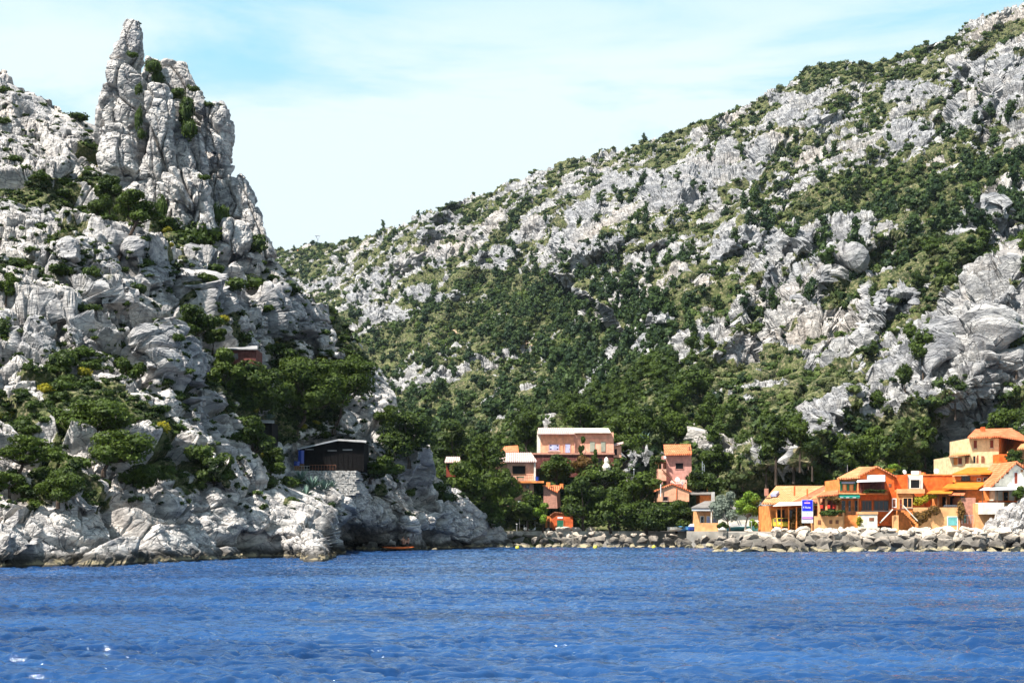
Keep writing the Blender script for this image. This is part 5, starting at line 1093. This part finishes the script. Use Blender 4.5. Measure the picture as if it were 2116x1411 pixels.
# -- blue signboard
Yb = 168.5; h = House('billboard', 'tall blue and white signboard with a purple band on two posts', 'sign', 1668, 1090, Yb)
h.box('post', 1659, 1661, 1079, 1093, 'black', Yb + .1, 0.14); h.box('post', 1679, 1682, 1036, 1093, 'rust', Yb + .1, 0.14); pn = h.box('panel', 1657, 1680, 1032, 1080, 'white', Yb, 0.09)
h.box('blue_field', 1657.6, 1679.2, 1032.6, 1055.2, 'signblue', Yb - 0.03, 0.03, pn); h.box('purple_band', 1657.6, 1679.4, 1067.2, 1072.2, 'signpurple', Yb - 0.03, 0.03, pn)
def text(h, s, px, py, hpx, mat, Y, parent, name='lettering', wmax=None):
    cu = bpy.data.curves.new('t', 'FONT'); cu.body = s; cu.size = hpx * Y / F * 1.35; cu.extrude = 0.012; cu.align_x = 'CENTER'; cu.resolution_u = 3
    ob = bpy.data.objects.new('t', cu); C.objects.link(ob); dg = bpy.context.evaluated_depsgraph_get(); me = bpy.data.meshes.new_from_object(ob.evaluated_get(dg)); bpy.data.objects.remove(ob)
    me.materials.clear(); me.materials.append(M[mat]); o = link(name, me, parent); o.rotation_euler = (math.pi / 2, 0, 0); o.location = W(px, py, Y) - h.o
    if wmax:
        w_ = max(v.co.x for v in me.vertices) - min(v.co.x for v in me.vertices); k = min(1.0, wmax * Y / F / w_)
        for v in me.vertices: v.co.x *= k
    return o
text(h, '4 Nuits', 1667.2, 1050, 4.6, 'white', Yb - 0.045, pn, wmax=16); h.box('title_bar', 1662, 1674, 1037.4, 1040, 'signpink', Yb - .045, 0.02, pn); h.box('emblem', 1666, 1670, 1034, 1035.4, 'signpurple', Yb - .045, 0.02, pn)
h.box('emblem', 1667, 1669, 1059, 1062, 'lavender', Yb - .02, 0.02, pn); h.box('caption_line', 1664, 1672, 1063.4, 1064.2, 'lavender', Yb - .02, 0.02, pn); h.box('caption_line', 1659.5, 1677.5, 1069, 1070.6, 'signpink', Yb - .045, 0.02, pn); h.box('caption_line', 1667, 1670.5, 1075.5, 1076.6, 'lavender', Yb - .02, 0.02, pn)
# -- orange restaurant
h = House('orange_restaurant', 'two-storey orange restaurant with a green sign, awnings and plant-lined balcony', 'restaurant', 1795, 1086, 175)
h.gable_wall('wall', 1775, 1848, 1086, (986, 986), 1812, 966, 'orangewall', 175, 10); h.gable_roof('roof', 1775, 1848, (985, 985), 1812, 965.5, 'tile', 175, 10, 0.3, 0.16)
h.box('wall', 1848.2, 1876, 981, 1086, 'orangewall', 175.4, 9); h.box('wall', 1734, 1774.8, 990, 1086, 'peach', 175.3, 8)  # left wing paler than the front: the sun on it is put into the colour
h.slope('roof', [(1729, 990.5, 174.5), (1776, 988, 174.5), (1808, 967, 184), (1776, 967, 184)], 'tilepale', 0.18)
h.box('sign', 1735, 1771, 994, 1000, 'greensign', 175.15, 0.12); h.box('sign_panel', 1739, 1767, 995.4, 998.6, 'lavender', 175.1, 0.06)
for k, x in enumerate((1736, 1743, 1750, 1757, 1764)): h.box('shutter', x, x + 5, 1000.5, 1014.5, ('greendoor', 'creamwall')[k % 2], 175.2, 0.08)
h.box('balcony', 1732, 1776, 1018, 1020.5, 'creamwall', 173.4, 2); h.rail(1733, 1775, 1013, 1018, 'rust', 173.5, 12)
h.slope('awning', [(1731, 1026, 172.4), (1777, 1026, 172.4), (1776, 1021.5, 174.8), (1732, 1021.5, 174.8)], 'greensign', 0.05); h.box('awning_valance', 1731, 1777, 1026.2, 1029, 'greensign', 172.36, 0.05)
for x in (1736, 1748, 1762): h.box('caption_line', x, x + 7, 1027, 1028.2, 'white', 172.33, 0.03)
h.box('loggia', 1777, 1828, 996, 1019, 'darkred', 174.93, 0.1); 
for x in (1784, 1797, 1810, 1820): h.box('glazing_bar', x, x + 1.2, 998, 1016, 'rust', 174.88, 0.05)
h.box('upper_sign', 1792, 1829, 981, 989.5, 'white', 174.9, 0.12); h.slope('awning', [(1770, 996, 172.8), (1829, 994.5, 172.8), (1829, 991, 174.9), (1772, 992, 174.9)], 'white', 0.05)
h.box('balcony', 1776, 1834, 1018.6, 1021.5, 'peach', 173.4, 1.7); h.rail(1777, 1833, 1012, 1018.6, 'rust', 173.5, 14)
for (a, b_) in ((1782, 1800), (1807, 1835)): h.window(a, b_, 1035, 1053, 175, 'rust', 'glass', 0.1, None, True, bars=2)
for (a, b_) in ((1739, 1747), (1753, 1758), (1766, 1773)): h.door(a, b_, 1034, 1056, 'glass', 175.3, 'peach')
h.box('terrace_wall', 1742, 1776, 1064, 1086, 'peach', 172.6, 2.2); h.rail(1744, 1775, 1056, 1064, 'rust', 172.7, 9); h.box('terrace_wall', 1777, 1813, 1062, 1086, 'whitewall', 171.6, 3.2); h.box('coping', 1776, 1814.5, 1057, 1062, 'creamwall', 171.5, 3.4); h.box('niche', 1796, 1806, 1069, 1076, 'rust', 171.56, 0.08)
h.box('pillar', 1741, 1744.5, 1055, 1086, 'creamwall', 172.2, 0.3); h.box('vent', 1836, 1842, 999, 1006, 'rust', 174.95, 0.08); h.tube('antenna', [(1751, 975, 176), (1751, 960, 176)], 0.03, 'metal'); h.tube('downpipe', [(1773, 990, 174.8), (1773, 1058, 174.8)], 0.07, 'creamwall')
vine(1803, 1014.5, 48, 6, 173.3, 'row of plants along the restaurant balcony', seed=7, name='balcony_plants', leaves=700, lsz=.09); vine(1776, 1076, 12, 18, 171, 'small yellow bush by the white terrace wall', 'gorse', 300, 8, 'bush')
# -- orange middle house with outside stairs
h = House('orange_house', 'orange flat-roofed house with a white framed window and outside stairs', 'house', 1905, 1086, 177)
h.box('wall', 1876.2, 1968, 982, 1086, 'orangewall', 177, 9); h.box('parapet', 1875, 1969, 979.5, 982, 'peach', 176.9, 9.2); h.box('bay', 1876, 1907, 981, 1010, 'whitewall', 175.6, 1.38); h.window(1882, 1900, 991, 1008, 175.6, 'whitewall', 'black', 0.07, None, False, bars=0)
h.box('lower_bay', 1855, 1886, 1011, 1086, 'peach', 173.6, 3.3); h.box('bay_parapet', 1854, 1911, 1010, 1019, 'creamwall', 173.3, 0.3); h.box('side_bay', 1886.2, 1910, 1019, 1086, 'orangewall', 174, 2.9); h.window(1867, 1884, 1029, 1047, 173.6, 'creamwall', 'black', 0.09, None, True, bars=1); h.window(1845, 1851, 1031, 1047, 174.2, 'white', 'rust', 0.1, None, False, bars=0); h.door(1859, 1864, 1031, 1051, 'brownshutter', 173.6, 'creamwall')
h.box('vestibule', 1842, 1854.8, 1016, 1052, 'orangewall', 174.2, 2.7); h.box('landing', 1842, 1872, 1051.5, 1054, 'rust', 172.2, 1.4); h.box('pillar', 1847, 1857, 1064, 1086, 'creamwall', 172.4, 0.8)
for k in range(9): h.box('step', 1865 + k * 3.4, 1870 + k * 3.4, 1054 + k * 3.4, 1058 + k * 3.4, 'peach', 171.6, 1.2)
h.tube('stair_rail', [(1866, 1044, 171.5), (1896, 1076, 171.5)], 0.07, 'whitewall'); h.tube('stair_rail', [(1845, 1052, 172), (1818, 1080, 172)], 0.08, 'whitewall')
h.tube('roof_vent', [(1893, 981, 180), (1893, 973, 180)], .6, 'white'); h.tube('roof_vent', [(1905, 981, 181), (1905, 976, 181)], .5, 'peach')
dish(1869, 975.5, 4.6, 178, 'white satellite dish left on the flat orange roof', 0.4); dish(1935, 973.5, 5.0, 178, 'white satellite dish right on the flat orange roof', -0.3)
vine(1913, 1066, 52, 38, 172.5, 'round green and rust bush in front of the outside stairs', 'autumn', 1600, 11, 'bush'); vine(1912, 1032, 42, 22, 173.6, 'yellow-green creeper above the round bush', 'gorse', 800, 12)
# -- yellow-roofed house
h = House('yellow_roof_house', 'house with two stepped yellow roofs and a teal garage door', 'house', 1985, 1086, 176)
h.box('wall', 1972, 2052, 983, 1012, 'peach', 178.6, 6); h.slope('roof', [(1967, 982, 177.6), (2046, 980, 177.6), (2080, 967.5, 185.5), (2000, 968.5, 185.5)], 'yellowroof', 0.2); h.window(1988, 2004, 984, 992.5, 178.6, 'woodbrown', 'glass', 0.08, None, False); h.window(2020, 2026, 988, 993, 178.6, 'white', 'rust', 0.06, bars=0); h.window(2033, 2039, 987, 993, 178.6, 'white', 'glass', 0.06, bars=0)
h.box('chimney', 2012, 2019, 970, 977, 'peach', 181, .6); h.slope('roof', [(1947, 1011, 174.6), (2021, 1011.5, 174.6), (2046, 996, 179), (1968, 996, 179)], 'yellowroof', 0.2); h.box('wall', 1930, 2050, 1013, 1046, 'peach', 176, 4)
h.slope('awning', [(1914, 1020, 172.6), (1966, 1020, 172.6), (1972, 1013, 176), (1924, 1014, 176)], 'yellowroof', 0.06); h.slope('awning', [(1960, 1023, 172.6), (1992, 1024, 172.6), (1996, 1016, 176), (1966, 1016, 176)], 'tile', 0.06)
for x in (1938, 1955, 1984): h.box('post', x, x + 1.3, 1021, 1048, 'woodbrown', 172.9, .12)
h.door(1947, 1956, 1026, 1045, 'black', 176, 'peach'); h.door(1963, 1972, 1026, 1043, 'black', 176, 'peach'); h.door(1985, 1992, 1025, 1043, 'teal', 176, 'creamwall'); h.rail(1951, 1984, 1043, 1048, 'metal', 172.5, 8)
h.box('terrace_wall', 1892, 1984, 1048, 1086, 'creamwall', 172.4, 3.4); h.box('terrace_wall', 1984.2, 2016, 1028, 1086, 'brickpink', 172.9, 3); h.door(1959, 1978, 1068, 1085, 'teal', 172.4, 'white'); h.door(1991, 1997, 1064, 1080, 'greendoor', 172.9, 'brickpink'); h.rail(1988, 2012, 1064, 1082, 'metal', 171.8, 4)
h.box('terrace_wall', 2016.2, 2080, 1040, 1086, 'creamwall', 171.8, 4)
vine(1985, 1052, 20, 40, 172, 'rusty vine hanging beside the teal garage door', 'autumn', 600, 14)
# -- white upper house
h = House('white_house', 'white upper house with brown shutters and a low wing', 'house', 2035, 978, 196)
h.box('wall', 2004, 2064, 905, 990, 'whitewarm', 196, 9); h.slope('roof', [(1999, 906, 195.2), (2066, 903.5, 195.2), (2088, 887.5, 203), (2016, 889, 203)], 'tile', 0.2); h.slope('roof', [(2066.5, 903.5, 195.2), (2120, 912, 195.5), (2128, 906, 206), (2088.5, 887.5, 203)], 'tile', 0.2)
bm = bmesh.new(); pts = [W(2064.5, 990, 196.2), W(2118, 990, 196.2), W(2118, 914, 196.2), W(2088, 889, 202.6), W(2064.5, 906, 196.2)]; f = [bm.verts.new(p) for p in pts]; g_ = [bm.verts.new((p.x, 205, p.z)) for p in pts]; bm.faces.new(f[::-1]); bm.faces.new(g_)
for k in range(5): bm.faces.new((f[k], f[(k + 1) % 5], g_[(k + 1) % 5], g_[k]))
h.mesh('side_wall', bm, 'peach'); h.box('chimney', 2029, 2036, 882, 892, 'redshed', 200, .7); h.box('chimney', 2086, 2092, 884, 892, 'whitewarm', 203.5, .6)  # side wall's shade is painted in, as orange beside the white front
h.window(2012, 2019, 910, 926, 196, 'whitewarm', 'brownshutter', 0.05, bars=0); h.window(2046, 2053, 909, 925, 196, 'whitewarm', 'brownshutter', 0.05, bars=0)
h.box('wing', 1961, 2003.8, 944, 984, 'whitewarm', 194.6, 7); h.slope('wing_roof', [(1960, 944, 194), (2004, 940, 194), (2004, 934, 201), (1975, 938, 201)], 'tilepale', .15); h.window(1980, 1988, 945.5, 959, 194.6, 'whitewarm', 'brownshutter', .05, bars=0); h.box('shutter', 1971, 1979, 945, 960, 'peach', 194.5, .08); h.box('shutter', 1995, 2002, 944, 958, 'rust', 194.5, .08); h.window(2011, 2016, 942, 958, 195.9, 'whitewarm', 'glass', .05, bars=0)
h.box('terrace_wall', 2004, 2070, 957, 972, 'whitewarm', 192.6, 3); h.box('downpipe', 1997.3, 1998.6, 944, 970, 'rust', 194.4, .1); h.box('post', 2020, 2022, 940, 958, 'brownshutter', 194, .2); h.box('shutter', 2028, 2034, 942, 958, 'rust', 195.85, .08); h.box('buttress', 2064.6, 2116, 938, 968, 'orangewall', 193.2, 2.5)
h = House('striped_house', 'corner of a cream slatted house at the right edge', 'house', 2112, 955, 190); h.box('wall', 2108, 2140, 929, 960, 'creamwall', 190, 5); h.slope('roof', [(2102, 929, 189.3), (2146, 926, 189.3), (2146, 912, 195.5), (2110, 920, 195.5)], 'tilepale', .18)
for y in range(932, 958, 4): h.box('slat', 2108, 2140, y, y + 1.6, 'rust', 189.94, 0.07)
# -- chalet at the right edge
h = House('chalet', 'white gabled house with orange roof edge and a white awning at the right edge', 'house', 2100, 1062, 174)
h.gable_wall('wall', 2056, 2150, 1062, (1000, 992), 2099, 959, 'whitewall', 174, 8); h.gable_roof('roof', 2050, 2152, (1003, 995), 2099, 957, 'tile', 174, 8, 0.5, 0.24); h.window(2096, 2103, 976, 999, 174, 'white', 'brownshutter', .06, None, False, bars=0)
for (x, y) in ((2062, 992), (2072, 983), (2083, 974), (2112, 970)): h.box('rafter_end', x, x + 2, y, y + 5, 'woodbrown', 173.5, .5)
h.slope('awning', [(2024, 1013, 170.6), (2160, 1011, 170.6), (2160, 1005, 173.9), (2034, 1008, 173.9)], 'white', 0.07); h.door(2074, 2083, 1016, 1034, 'black', 174, 'creamwall'); h.door(2098, 2106, 1016, 1034, 'woodbrown', 174, 'creamwall')
for x in (2030, 2060, 2121): h.box('post', x, x + 1.3, 1013, 1044, 'woodbrown', 170.8, .12)
h.box('terrace_wall', 2028, 2075, 1038, 1062, 'whitewall', 170.6, 3.2); h.box('porch_beam', 2026, 2120, 1034, 1037.6, 'orangewall', 173.2, .7)
vine(2106, 1018, 26, 24, 169.5, 'dark green bush at the right edge in front of the chalet awning', seed=15, name='bush', leaves=900)
# rock outcrop that runs down to the water on the right
def outcrop(px0, px1, top, Y, d, seed):
    nx, ny = 150, 70; u = np.linspace(px0, px1, nx); v = np.linspace(0, 1, ny); tp = np.interp(u, [t_[0] for t_ in top], [t_[1] for t_ in top])
    PX, Vv = np.meshgrid(u, v); ang = Vv * math.pi * 0.62; zt = CH + (HY - tp)[None] / F * Y; Z = -1.5 + (zt + 1.5) * np.sin(ang) ** 0.8; Yg = Y - d * np.cos(ang) * 0.8; X = (PX - CX) / F * Y
    P = np.stack([X, Yg, Z], -1).reshape(-1, 3); dd = rock(P, (4.5, 1.8), seed, 0.75, -.5, .4) + rock(P, (.8,), seed + 4, .8, .2, .6); n = np.stack([np.zeros(P.shape[0]), -np.cos(ang).ravel(), np.sin(ang).ravel()], 1); P = P + n * dd[:, None]
    idx = np.arange(nx * ny).reshape(ny, nx); fc = np.stack([idx[:-1, :-1].ravel(), idx[:-1, 1:].ravel(), idx[1:, 1:].ravel(), idx[1:, :-1].ravel()], 1)
    return tag(link('rock_outcrop', mesh_np('rock_outcrop', P, fc, M['rock_near'], False, {'veg': np.zeros(len(P))})), kind='structure')
outcrop(2012, 2330, [(2012, 1100), (2030, 1085), (2060, 1068), (2085, 1052), (2116, 1034), (2200, 1000), (2330, 990)], 169.5, 4, 601)

# ------------------------------------------------------------------ quay things
def van(px0, px1, py0, py1, Y, body, label, cat='van'):
    h = House('parked_van', label, cat, (px0 + px1) / 2, py1, Y); k = Y / F; w_ = px1 - px0; hh = py1 - py0
    bm = bmesh.new(); a = W(px0, py1 - hh * .12, Y); b = W(px1, py0, Y); L = 4.2
    prof = [(0, 0), (0, .45), (.10, .55), (.30, 1.0), (.95, 1.0), (1, .9), (1, 0)]; cw = b.x - a.x; ch_ = b.z - a.z
    A = [bm.verts.new((a.x + 0.02 * (v > .5), Y + u * L, a.z + v * ch_)) for u, v in prof]; B = [bm.verts.new((b.x - 0.02 * (v > .5), Y + u * L, a.z + v * ch_)) for u, v in prof]
    bm.faces.new(A); bm.faces.new(B[::-1])
    for q in range(len(prof)): bm.faces.new((A[q], B[q], B[(q + 1) % len(prof)], A[(q + 1) % len(prof)]))
    bmesh.ops.bevel(bm, geom=bm.edges[:], offset=0.07, segments=2, affect='EDGES'); h.mesh('body', bm, body)
    z0, z1 = a.z + .57 * ch_, a.z + .93 * ch_; bm = bmesh.new()
    q = [(a.x + .12, Y + .11 * L, z0), (b.x - .12, Y + .11 * L, z0), (b.x - .2, Y + .27 * L, z1), (a.x + .2, Y + .27 * L, z1)]; h.hexa(bm, [Vector(p) + Vector((0, -.05, 0.03)) for p in q] + [Vector(p) + Vector((0, .02, -.02)) for p in q]); h.mesh('windscreen', bm, 'glass')
    for sx in (a.x + .14, b.x - .34):
        bm = bmesh.new(); h.hexa(bm, [(sx, Y - .03, a.z + .3 * ch_), (sx + .2, Y - .03, a.z + .3 * ch_), (sx + .2, Y - .03, a.z + .4 * ch_), (sx, Y - .03, a.z + .4 * ch_), (sx, Y + .05, a.z + .3 * ch_), (sx + .2, Y + .05, a.z + .3 * ch_), (sx + .2, Y + .05, a.z + .4 * ch_), (sx, Y + .05, a.z + .4 * ch_)]); h.mesh('headlight', bm, 'white')
    for (sx, sy) in ((a.x, .18), (b.x - .18, .18), (a.x, .80), (b.x - .18, .80)):
        bm = bmesh.new(); c = Vector((sx, Y + sy * L, a.z + 0.02)); tube_into(bm, [c, c + Vector((.18, 0, 0))], [.31, .31], 12); h.mesh('wheel', bm, 'tyre')
    bm = bmesh.new(); h.hexa(bm, [(b.x - .015, Y + .30 * L, z0), (b.x + .012, Y + .30 * L, z0), (b.x + .012, Y + .30 * L, z1), (b.x - .015, Y + .30 * L, z1), (b.x - .015, Y + .55 * L, z0), (b.x + .012, Y + .55 * L, z0), (b.x + .012, Y + .55 * L, z1), (b.x - .015, Y + .55 * L, z1)]); h.mesh('side_window', bm, 'glass')
    bm = bmesh.new(); h.hexa(bm, [(a.x - .012, Y + .30 * L, z0), (a.x + .015, Y + .30 * L, z0), (a.x + .015, Y + .30 * L, z1), (a.x - .012, Y + .30 * L, z1), (a.x - .012, Y + .55 * L, z0), (a.x + .015, Y + .55 * L, z0), (a.x + .015, Y + .55 * L, z1), (a.x - .012, Y + .55 * L, z1)]); h.mesh('side_window', bm, 'glass')
van(1082, 1107, 1083.5, 1096.5, 201.2, 'white', 'white van parked behind the boulders near the orange-red shed'); van(1607, 1634, 1070, 1090, 174.5, 'vanyellow', 'yellow van parked under the restaurant awning')
def boat(px, py, Lm, Y, yaw, hull, label, cover=None, tilt=0.0):
    root = empty('dinghy', (W(px, py, Y).x, Y, 2.27), label, 'boat', 'small boats laid up on the quay', yaw); n = 11; bm = bmesh.new(); rings = []
    for k in range(n):
        u = k / (n - 1); x = (u - .5) * Lm; wd = .72 * (1 - (2 * abs(u - .42)) ** 2.6 * .9) if u < .42 else .72 * (1 - ((u - .42) / .58) ** 2.2); wd = max(wd, .03); sheer = .55 + .22 * u * u
        rings.append([bm.verts.new((x, wd * s_, sheer if abs(s_) == 1 else (.22 if abs(s_) > .5 else 0.0))) for s_ in (-1, -.8, 0, .8, 1)] + [bm.verts.new((x, wd * .86, sheer - .02)), bm.verts.new((x, 0, .16)), bm.verts.new((x, -wd * .86, sheer - .02))])
    for A, B in zip(rings[:-1], rings[1:]):
        for j in range(8): bm.faces.new((A[j], A[(j + 1) % 8], B[(j + 1) % 8], B[j]))
    bm.faces.new(rings[0][::-1]); bm.faces.new(rings[-1]); link('hull', bm_mesh('hull', bm, M[hull]), root)
    for x in (-.2, .22):
        bm = bmesh.new(); bmesh.ops.create_cube(bm, size=1, matrix=__import__('mathutils').Matrix.Translation((x * Lm, 0, .45)) @ __import__('mathutils').Matrix.Diagonal((.25, 1.15, .05, 1))); link('thwart', bm_mesh('thwart', bm, M['woodbrown']), root)
    if cover:
        bm = bmesh.new(); c = [bm.verts.new((x * Lm, y, z)) for x, y, z in ((-.42, -.6, .6), (-.42, .6, .6), (.1, .68, .66), (.1, -.68, .66), (-.38, 0, .95), (.05, 0, 1.0))]
        for f in ((0, 1, 4), (1, 2, 5, 4), (2, 3, 5), (3, 0, 4, 5), (3, 2, 1, 0)): bm.faces.new([c[i] for i in f])
        link('cover', bm_mesh('cover', bm, M[cover]), root)
    root.rotation_euler = (tilt, 0, yaw)
for a in [(1410, 1092, 4.2, 198.0, .1, 'whitewall', 'white dinghy at the left end of the row of laid-up boats'), (1430, 1090, 5.0, 197.6, 3.0, 'blueboat', 'pale blue dinghy among the laid-up boats', 'white'), (1452, 1089.5, 4.0, 197.2, .2, 'bluep', 'dark blue dinghy beside the bright blue covered boat'), (1468, 1091, 3.6, 196.0, 1.3, 'white', 'dinghy under a bright blue cover', 'bluep', .25),
          (1490, 1091, 4.6, 196.0, .1, 'white', 'long white dinghy in front of the olive tree'), (1515, 1090.5, 5.0, 195, 3.1, 'white', 'white dinghy with grey cover in front of the bungalow', 'grey'), (1535, 1091, 4.4, 193, .1, 'teal', 'greenish dinghy at the right end of the laid-up boats')]: boat(*a)
h = House('work_bench', 'blue covered bench beside the orange-red shed', 'bench', 1158, 1096, 200); h.box('cover', 1150, 1164, 1090, 1094, 'bluep', 200, .8); h.box('leg', 1151, 1152, 1094, 1098, 'black', 200.1, .1); h.box('leg', 1162, 1163, 1094, 1098, 'black', 200.1, .1)
h = House('work_bench', 'black bench left of the green shed door', 'bench', 1132, 1096, 200); h.box('seat', 1124, 1142, 1090, 1092, 'black', 200, .8); h.box('leg', 1126, 1127, 1092, 1098, 'black', 200.1, .1); h.box('leg', 1139, 1140, 1092, 1098, 'black', 200.1, .1)
for (x, y0, y1, Y, lab) in [(1068, 1083, 1098, 200.6, 'thin pole left of the white van'), (1553, 1078, 1092, 186, 'grey bollard post left of the lamp post'), (1567, 1077, 1092, 186, 'white-topped post beside the yellow bush'), (1584, 1061, 1092, 186, 'slim lamp post near the small rusty tree'), (1310, 970, 985, 205, 'white lamp stub on the garden terrace'), (1239, 973, 986, 205, 'thin white post on the garden terrace')]:
    h = House('post', lab, 'post', x, y1, Y); h.tube('shaft', [(x, y1, Y), (x, y0, Y)], .06, 'metal'); h.tube('cap', [(x, y0, Y), (x, y0 - 1.6, Y)], .13, 'white')
vine(1493, 1084, 20, 14, 189, 'round dark bush at the foot of the olive tree', seed=31, name='bush', leaves=700); vine(1588, 1072, 22, 34, 185.5, 'dark green bush behind the slim lamp post', seed=32, name='bush', leaves=1100); vine(1558, 1082, 16, 18, 186.5, 'bright green shrub below the lime green tree', 'lime', 600, 33, 'bush')
vine(1645, 1066, 34, 44, 174, 'rusty climbing bush left of the blue signboard', 'autumn', 1500, 34, 'bush'); vine(1838, 972, 20, 8, 185, 'yellow shrub behind the restaurant roof', 'gorse', 300, 35, 'bush'); vine(1850, 968, 26, 16, 190, 'yellow-green shrub behind the flat roof', 'lime', 500, 36, 'bush')
vine(2095, 950, 40, 26, 190.5, 'bare dark shrub against the side wall of the white house', seed=37, name='bush', leaves=600)
# buoys
for x, y in ((1069, 1132), (1230, 1131.5), (1351, 1131), (1426, 1129)):
    Y = CH * F / (y + 1.2 - HY); root = empty('mooring_buoy', (XY(x, Y)[0], Y, 0), {1069: 'yellow buoy nearest the left shore rocks', 1230: 'yellow buoy in front of the dark quay pines', 1351: 'yellow buoy below the gabled pink house', 1426: 'yellow buoy nearest the big breakwater'}[x], 'buoy', 'yellow mooring buoys')
    bm = bmesh.new(); bmesh.ops.create_uvsphere(bm, u_segments=14, v_segments=9, radius=.27); bmesh.ops.translate(bm, verts=bm.verts[:], vec=(0, 0, .14)); link('float', bm_mesh('float', bm, M['yellowp'], True), root)
    bm = bmesh.new(); tube_into(bm, [(0, 0, .38), (0, 0, .48), (.04, 0, .54)], [.04, .04, .03], 6); link('eye', bm_mesh('eye', bm, M['metal']), root)
# pylon on the far ridge, houses beside it
h = House('pylon', 'thin lattice pylon with a flat top on the far ridge', 'pylon', 657, 520, 1100)
h.tube('mast', [(656.5, 524, 1100), (656.5, 495, 1100)], .42, 'metal'); h.tube('arm', [(656.5, 495, 1100), (652.5, 487.5, 1100)], .3, 'metal'); h.tube('arm', [(656.5, 495, 1100), (660.5, 487.5, 1100)], .3, 'metal'); h.tube('crossbar', [(651, 487.5, 1100), (662, 487.5, 1100)], .3, 'metal')
h = House('ridge_house', 'low pale house half hidden by trees on the far ridge', 'house', 625, 521, 1080); h.box('wall', 615, 640, 518, 526, 'creamwall', 1080, 8); h.slope('roof', [(614, 518.5, 1079), (641, 518.5, 1079), (638, 515, 1086), (617, 515, 1086)], 'tilepale', .4); h.box('window', 622, 625, 520, 523, 'black', 1079.9, .2)

# ------------------------------------------------------------------ two people with a kayak on the shore rocks
def skin_body(name, verts, edges, radii, mat, parent):
    me = bpy.data.meshes.new(name); me.from_pydata(verts, edges, []); o = link(name, me, parent)
    md = o.modifiers.new('skin', 'SKIN'); me.skin_vertices or None
    for i, rr in enumerate(radii): me.skin_vertices[0].data[i].radius = (rr, rr)
    me.skin_vertices[0].data[0].use_root = True; sb = o.modifiers.new('sub', 'SUBSURF'); sb.levels = 1; sb.render_levels = 1
    dg = bpy.context.evaluated_depsgraph_get(); m2 = bpy.data.meshes.new_from_object(o.evaluated_get(dg)); o.modifiers.clear(); o.data = m2; m2.materials.clear(); m2.materials.append(mat)
    for p in m2.polygons: p.use_smooth = True
    return o
def sitter(px, py, Y, yaw, label, top, hairm, lean=0.0):
    root = empty('person', W(px, py, Y), label, 'person', None, yaw)
    v = [(0, 0, .12), (0, .02 + lean * .2, .32), (0, .04 + lean * .4, .54), (0, .02 + lean * .45, .64), (0, -.02 + lean * .45, .78), (0, -.03 + lean * .45, .86),
         (-.11, -.02, .12), (-.14, -.42, .40), (-.13, -.62, .04), (-.13, -.78, .0), (.11, -.02, .12), (.15, -.40, .42), (.13, -.66, .06), (.13, -.82, .02),
         (-.19, .02 + lean * .4, .55), (-.25, -.10, .33), (-.15, -.34, .36), (-.12, -.42, .37), (.19, .02 + lean * .4, .55), (.27, -.08, .33), (.17, -.32, .38), (.14, -.40, .40)]
    e = [(0, 1), (1, 2), (2, 3), (3, 4), (4, 5), (0, 6), (6, 7), (7, 8), (8, 9), (0, 10), (10, 11), (11, 12), (12, 13), (2, 14), (14, 15), (15, 16), (16, 17), (2, 18), (18, 19), (19, 20), (20, 21)]
    rad = [.14, .125, .14, .055, .095, .075, .10, .062, .042, .035, .10, .062, .042, .035, .06, .042, .032, .028, .06, .042, .032, .028]
    body = skin_body('body', v, e, rad, M['skin'], root)
    c = skin_body('clothing', [(0, 0.0, .10), (0, .01, .2), (-.12, -.1, .14), (.12, -.1, .14)], [(0, 1), (0, 2), (0, 3)], [.155, .14, .11, .11], M[top], root)
    if hairm:
        bm = bmesh.new(); bmesh.ops.create_uvsphere(bm, u_segments=12, v_segments=8, radius=.112); bmesh.ops.translate(bm, verts=bm.verts[:], vec=(0, .02 + lean * .45, .83)); link('hair', bm_mesh('hair', bm, M[hairm], True), root)
    return root
pr = 1128
YP = 170.0
sitter(833, 1123, YP, 0.3, 'person in a red swimsuit sitting with raised knees on the shore rocks', 'redcloth', 'hair', -.1); sitter(843, 1124, YP - .2, -0.7, 'person in dark trunks sitting right of the one in red', 'black', 'hair', .15)
root = empty('kayak', W(823, 1133.5, 169.2), 'orange kayak at the waterline below the two sitting people', 'kayak', None, 0.06); bm = bmesh.new(); rings = []
for k in range(15):
    u = k / 14 * 2 - 1; wv = .36 * max(.03, (1 - abs(u) ** 2.2)); hz = .16 * max(.12, 1 - abs(u) ** 3); rings.append([bm.verts.new((u * 1.9, wv * math.cos(a), hz * math.sin(a) + .10 + .12 * u * u)) for a in [2 * math.pi * j / 10 for j in range(10)]])
for A, B in zip(rings[:-1], rings[1:]):
    for j in range(10): bm.faces.new((A[j], A[(j + 1) % 10], B[(j + 1) % 10], B[j]))
bm.faces.new(rings[0][::-1]); bm.faces.new(rings[-1]); link('hull', bm_mesh('hull', bm, M['orangep'], True), root)
for x in (-.5, .6):
    bm = bmesh.new(); bmesh.ops.create_uvsphere(bm, u_segments=10, v_segments=6, radius=.24); bmesh.ops.scale(bm, verts=bm.verts[:], vec=(1.2, .9, .3)); bmesh.ops.translate(bm, verts=bm.verts[:], vec=(x, 0, .26)); link('seat', bm_mesh('seat', bm, M['black'], True), root)
shelf = outcrop(722, 905, [(722, 1131), (760, 1128), (830, 1124), (850, 1124), (880, 1127), (905, 1131)], 171.5, 2.2, 640)
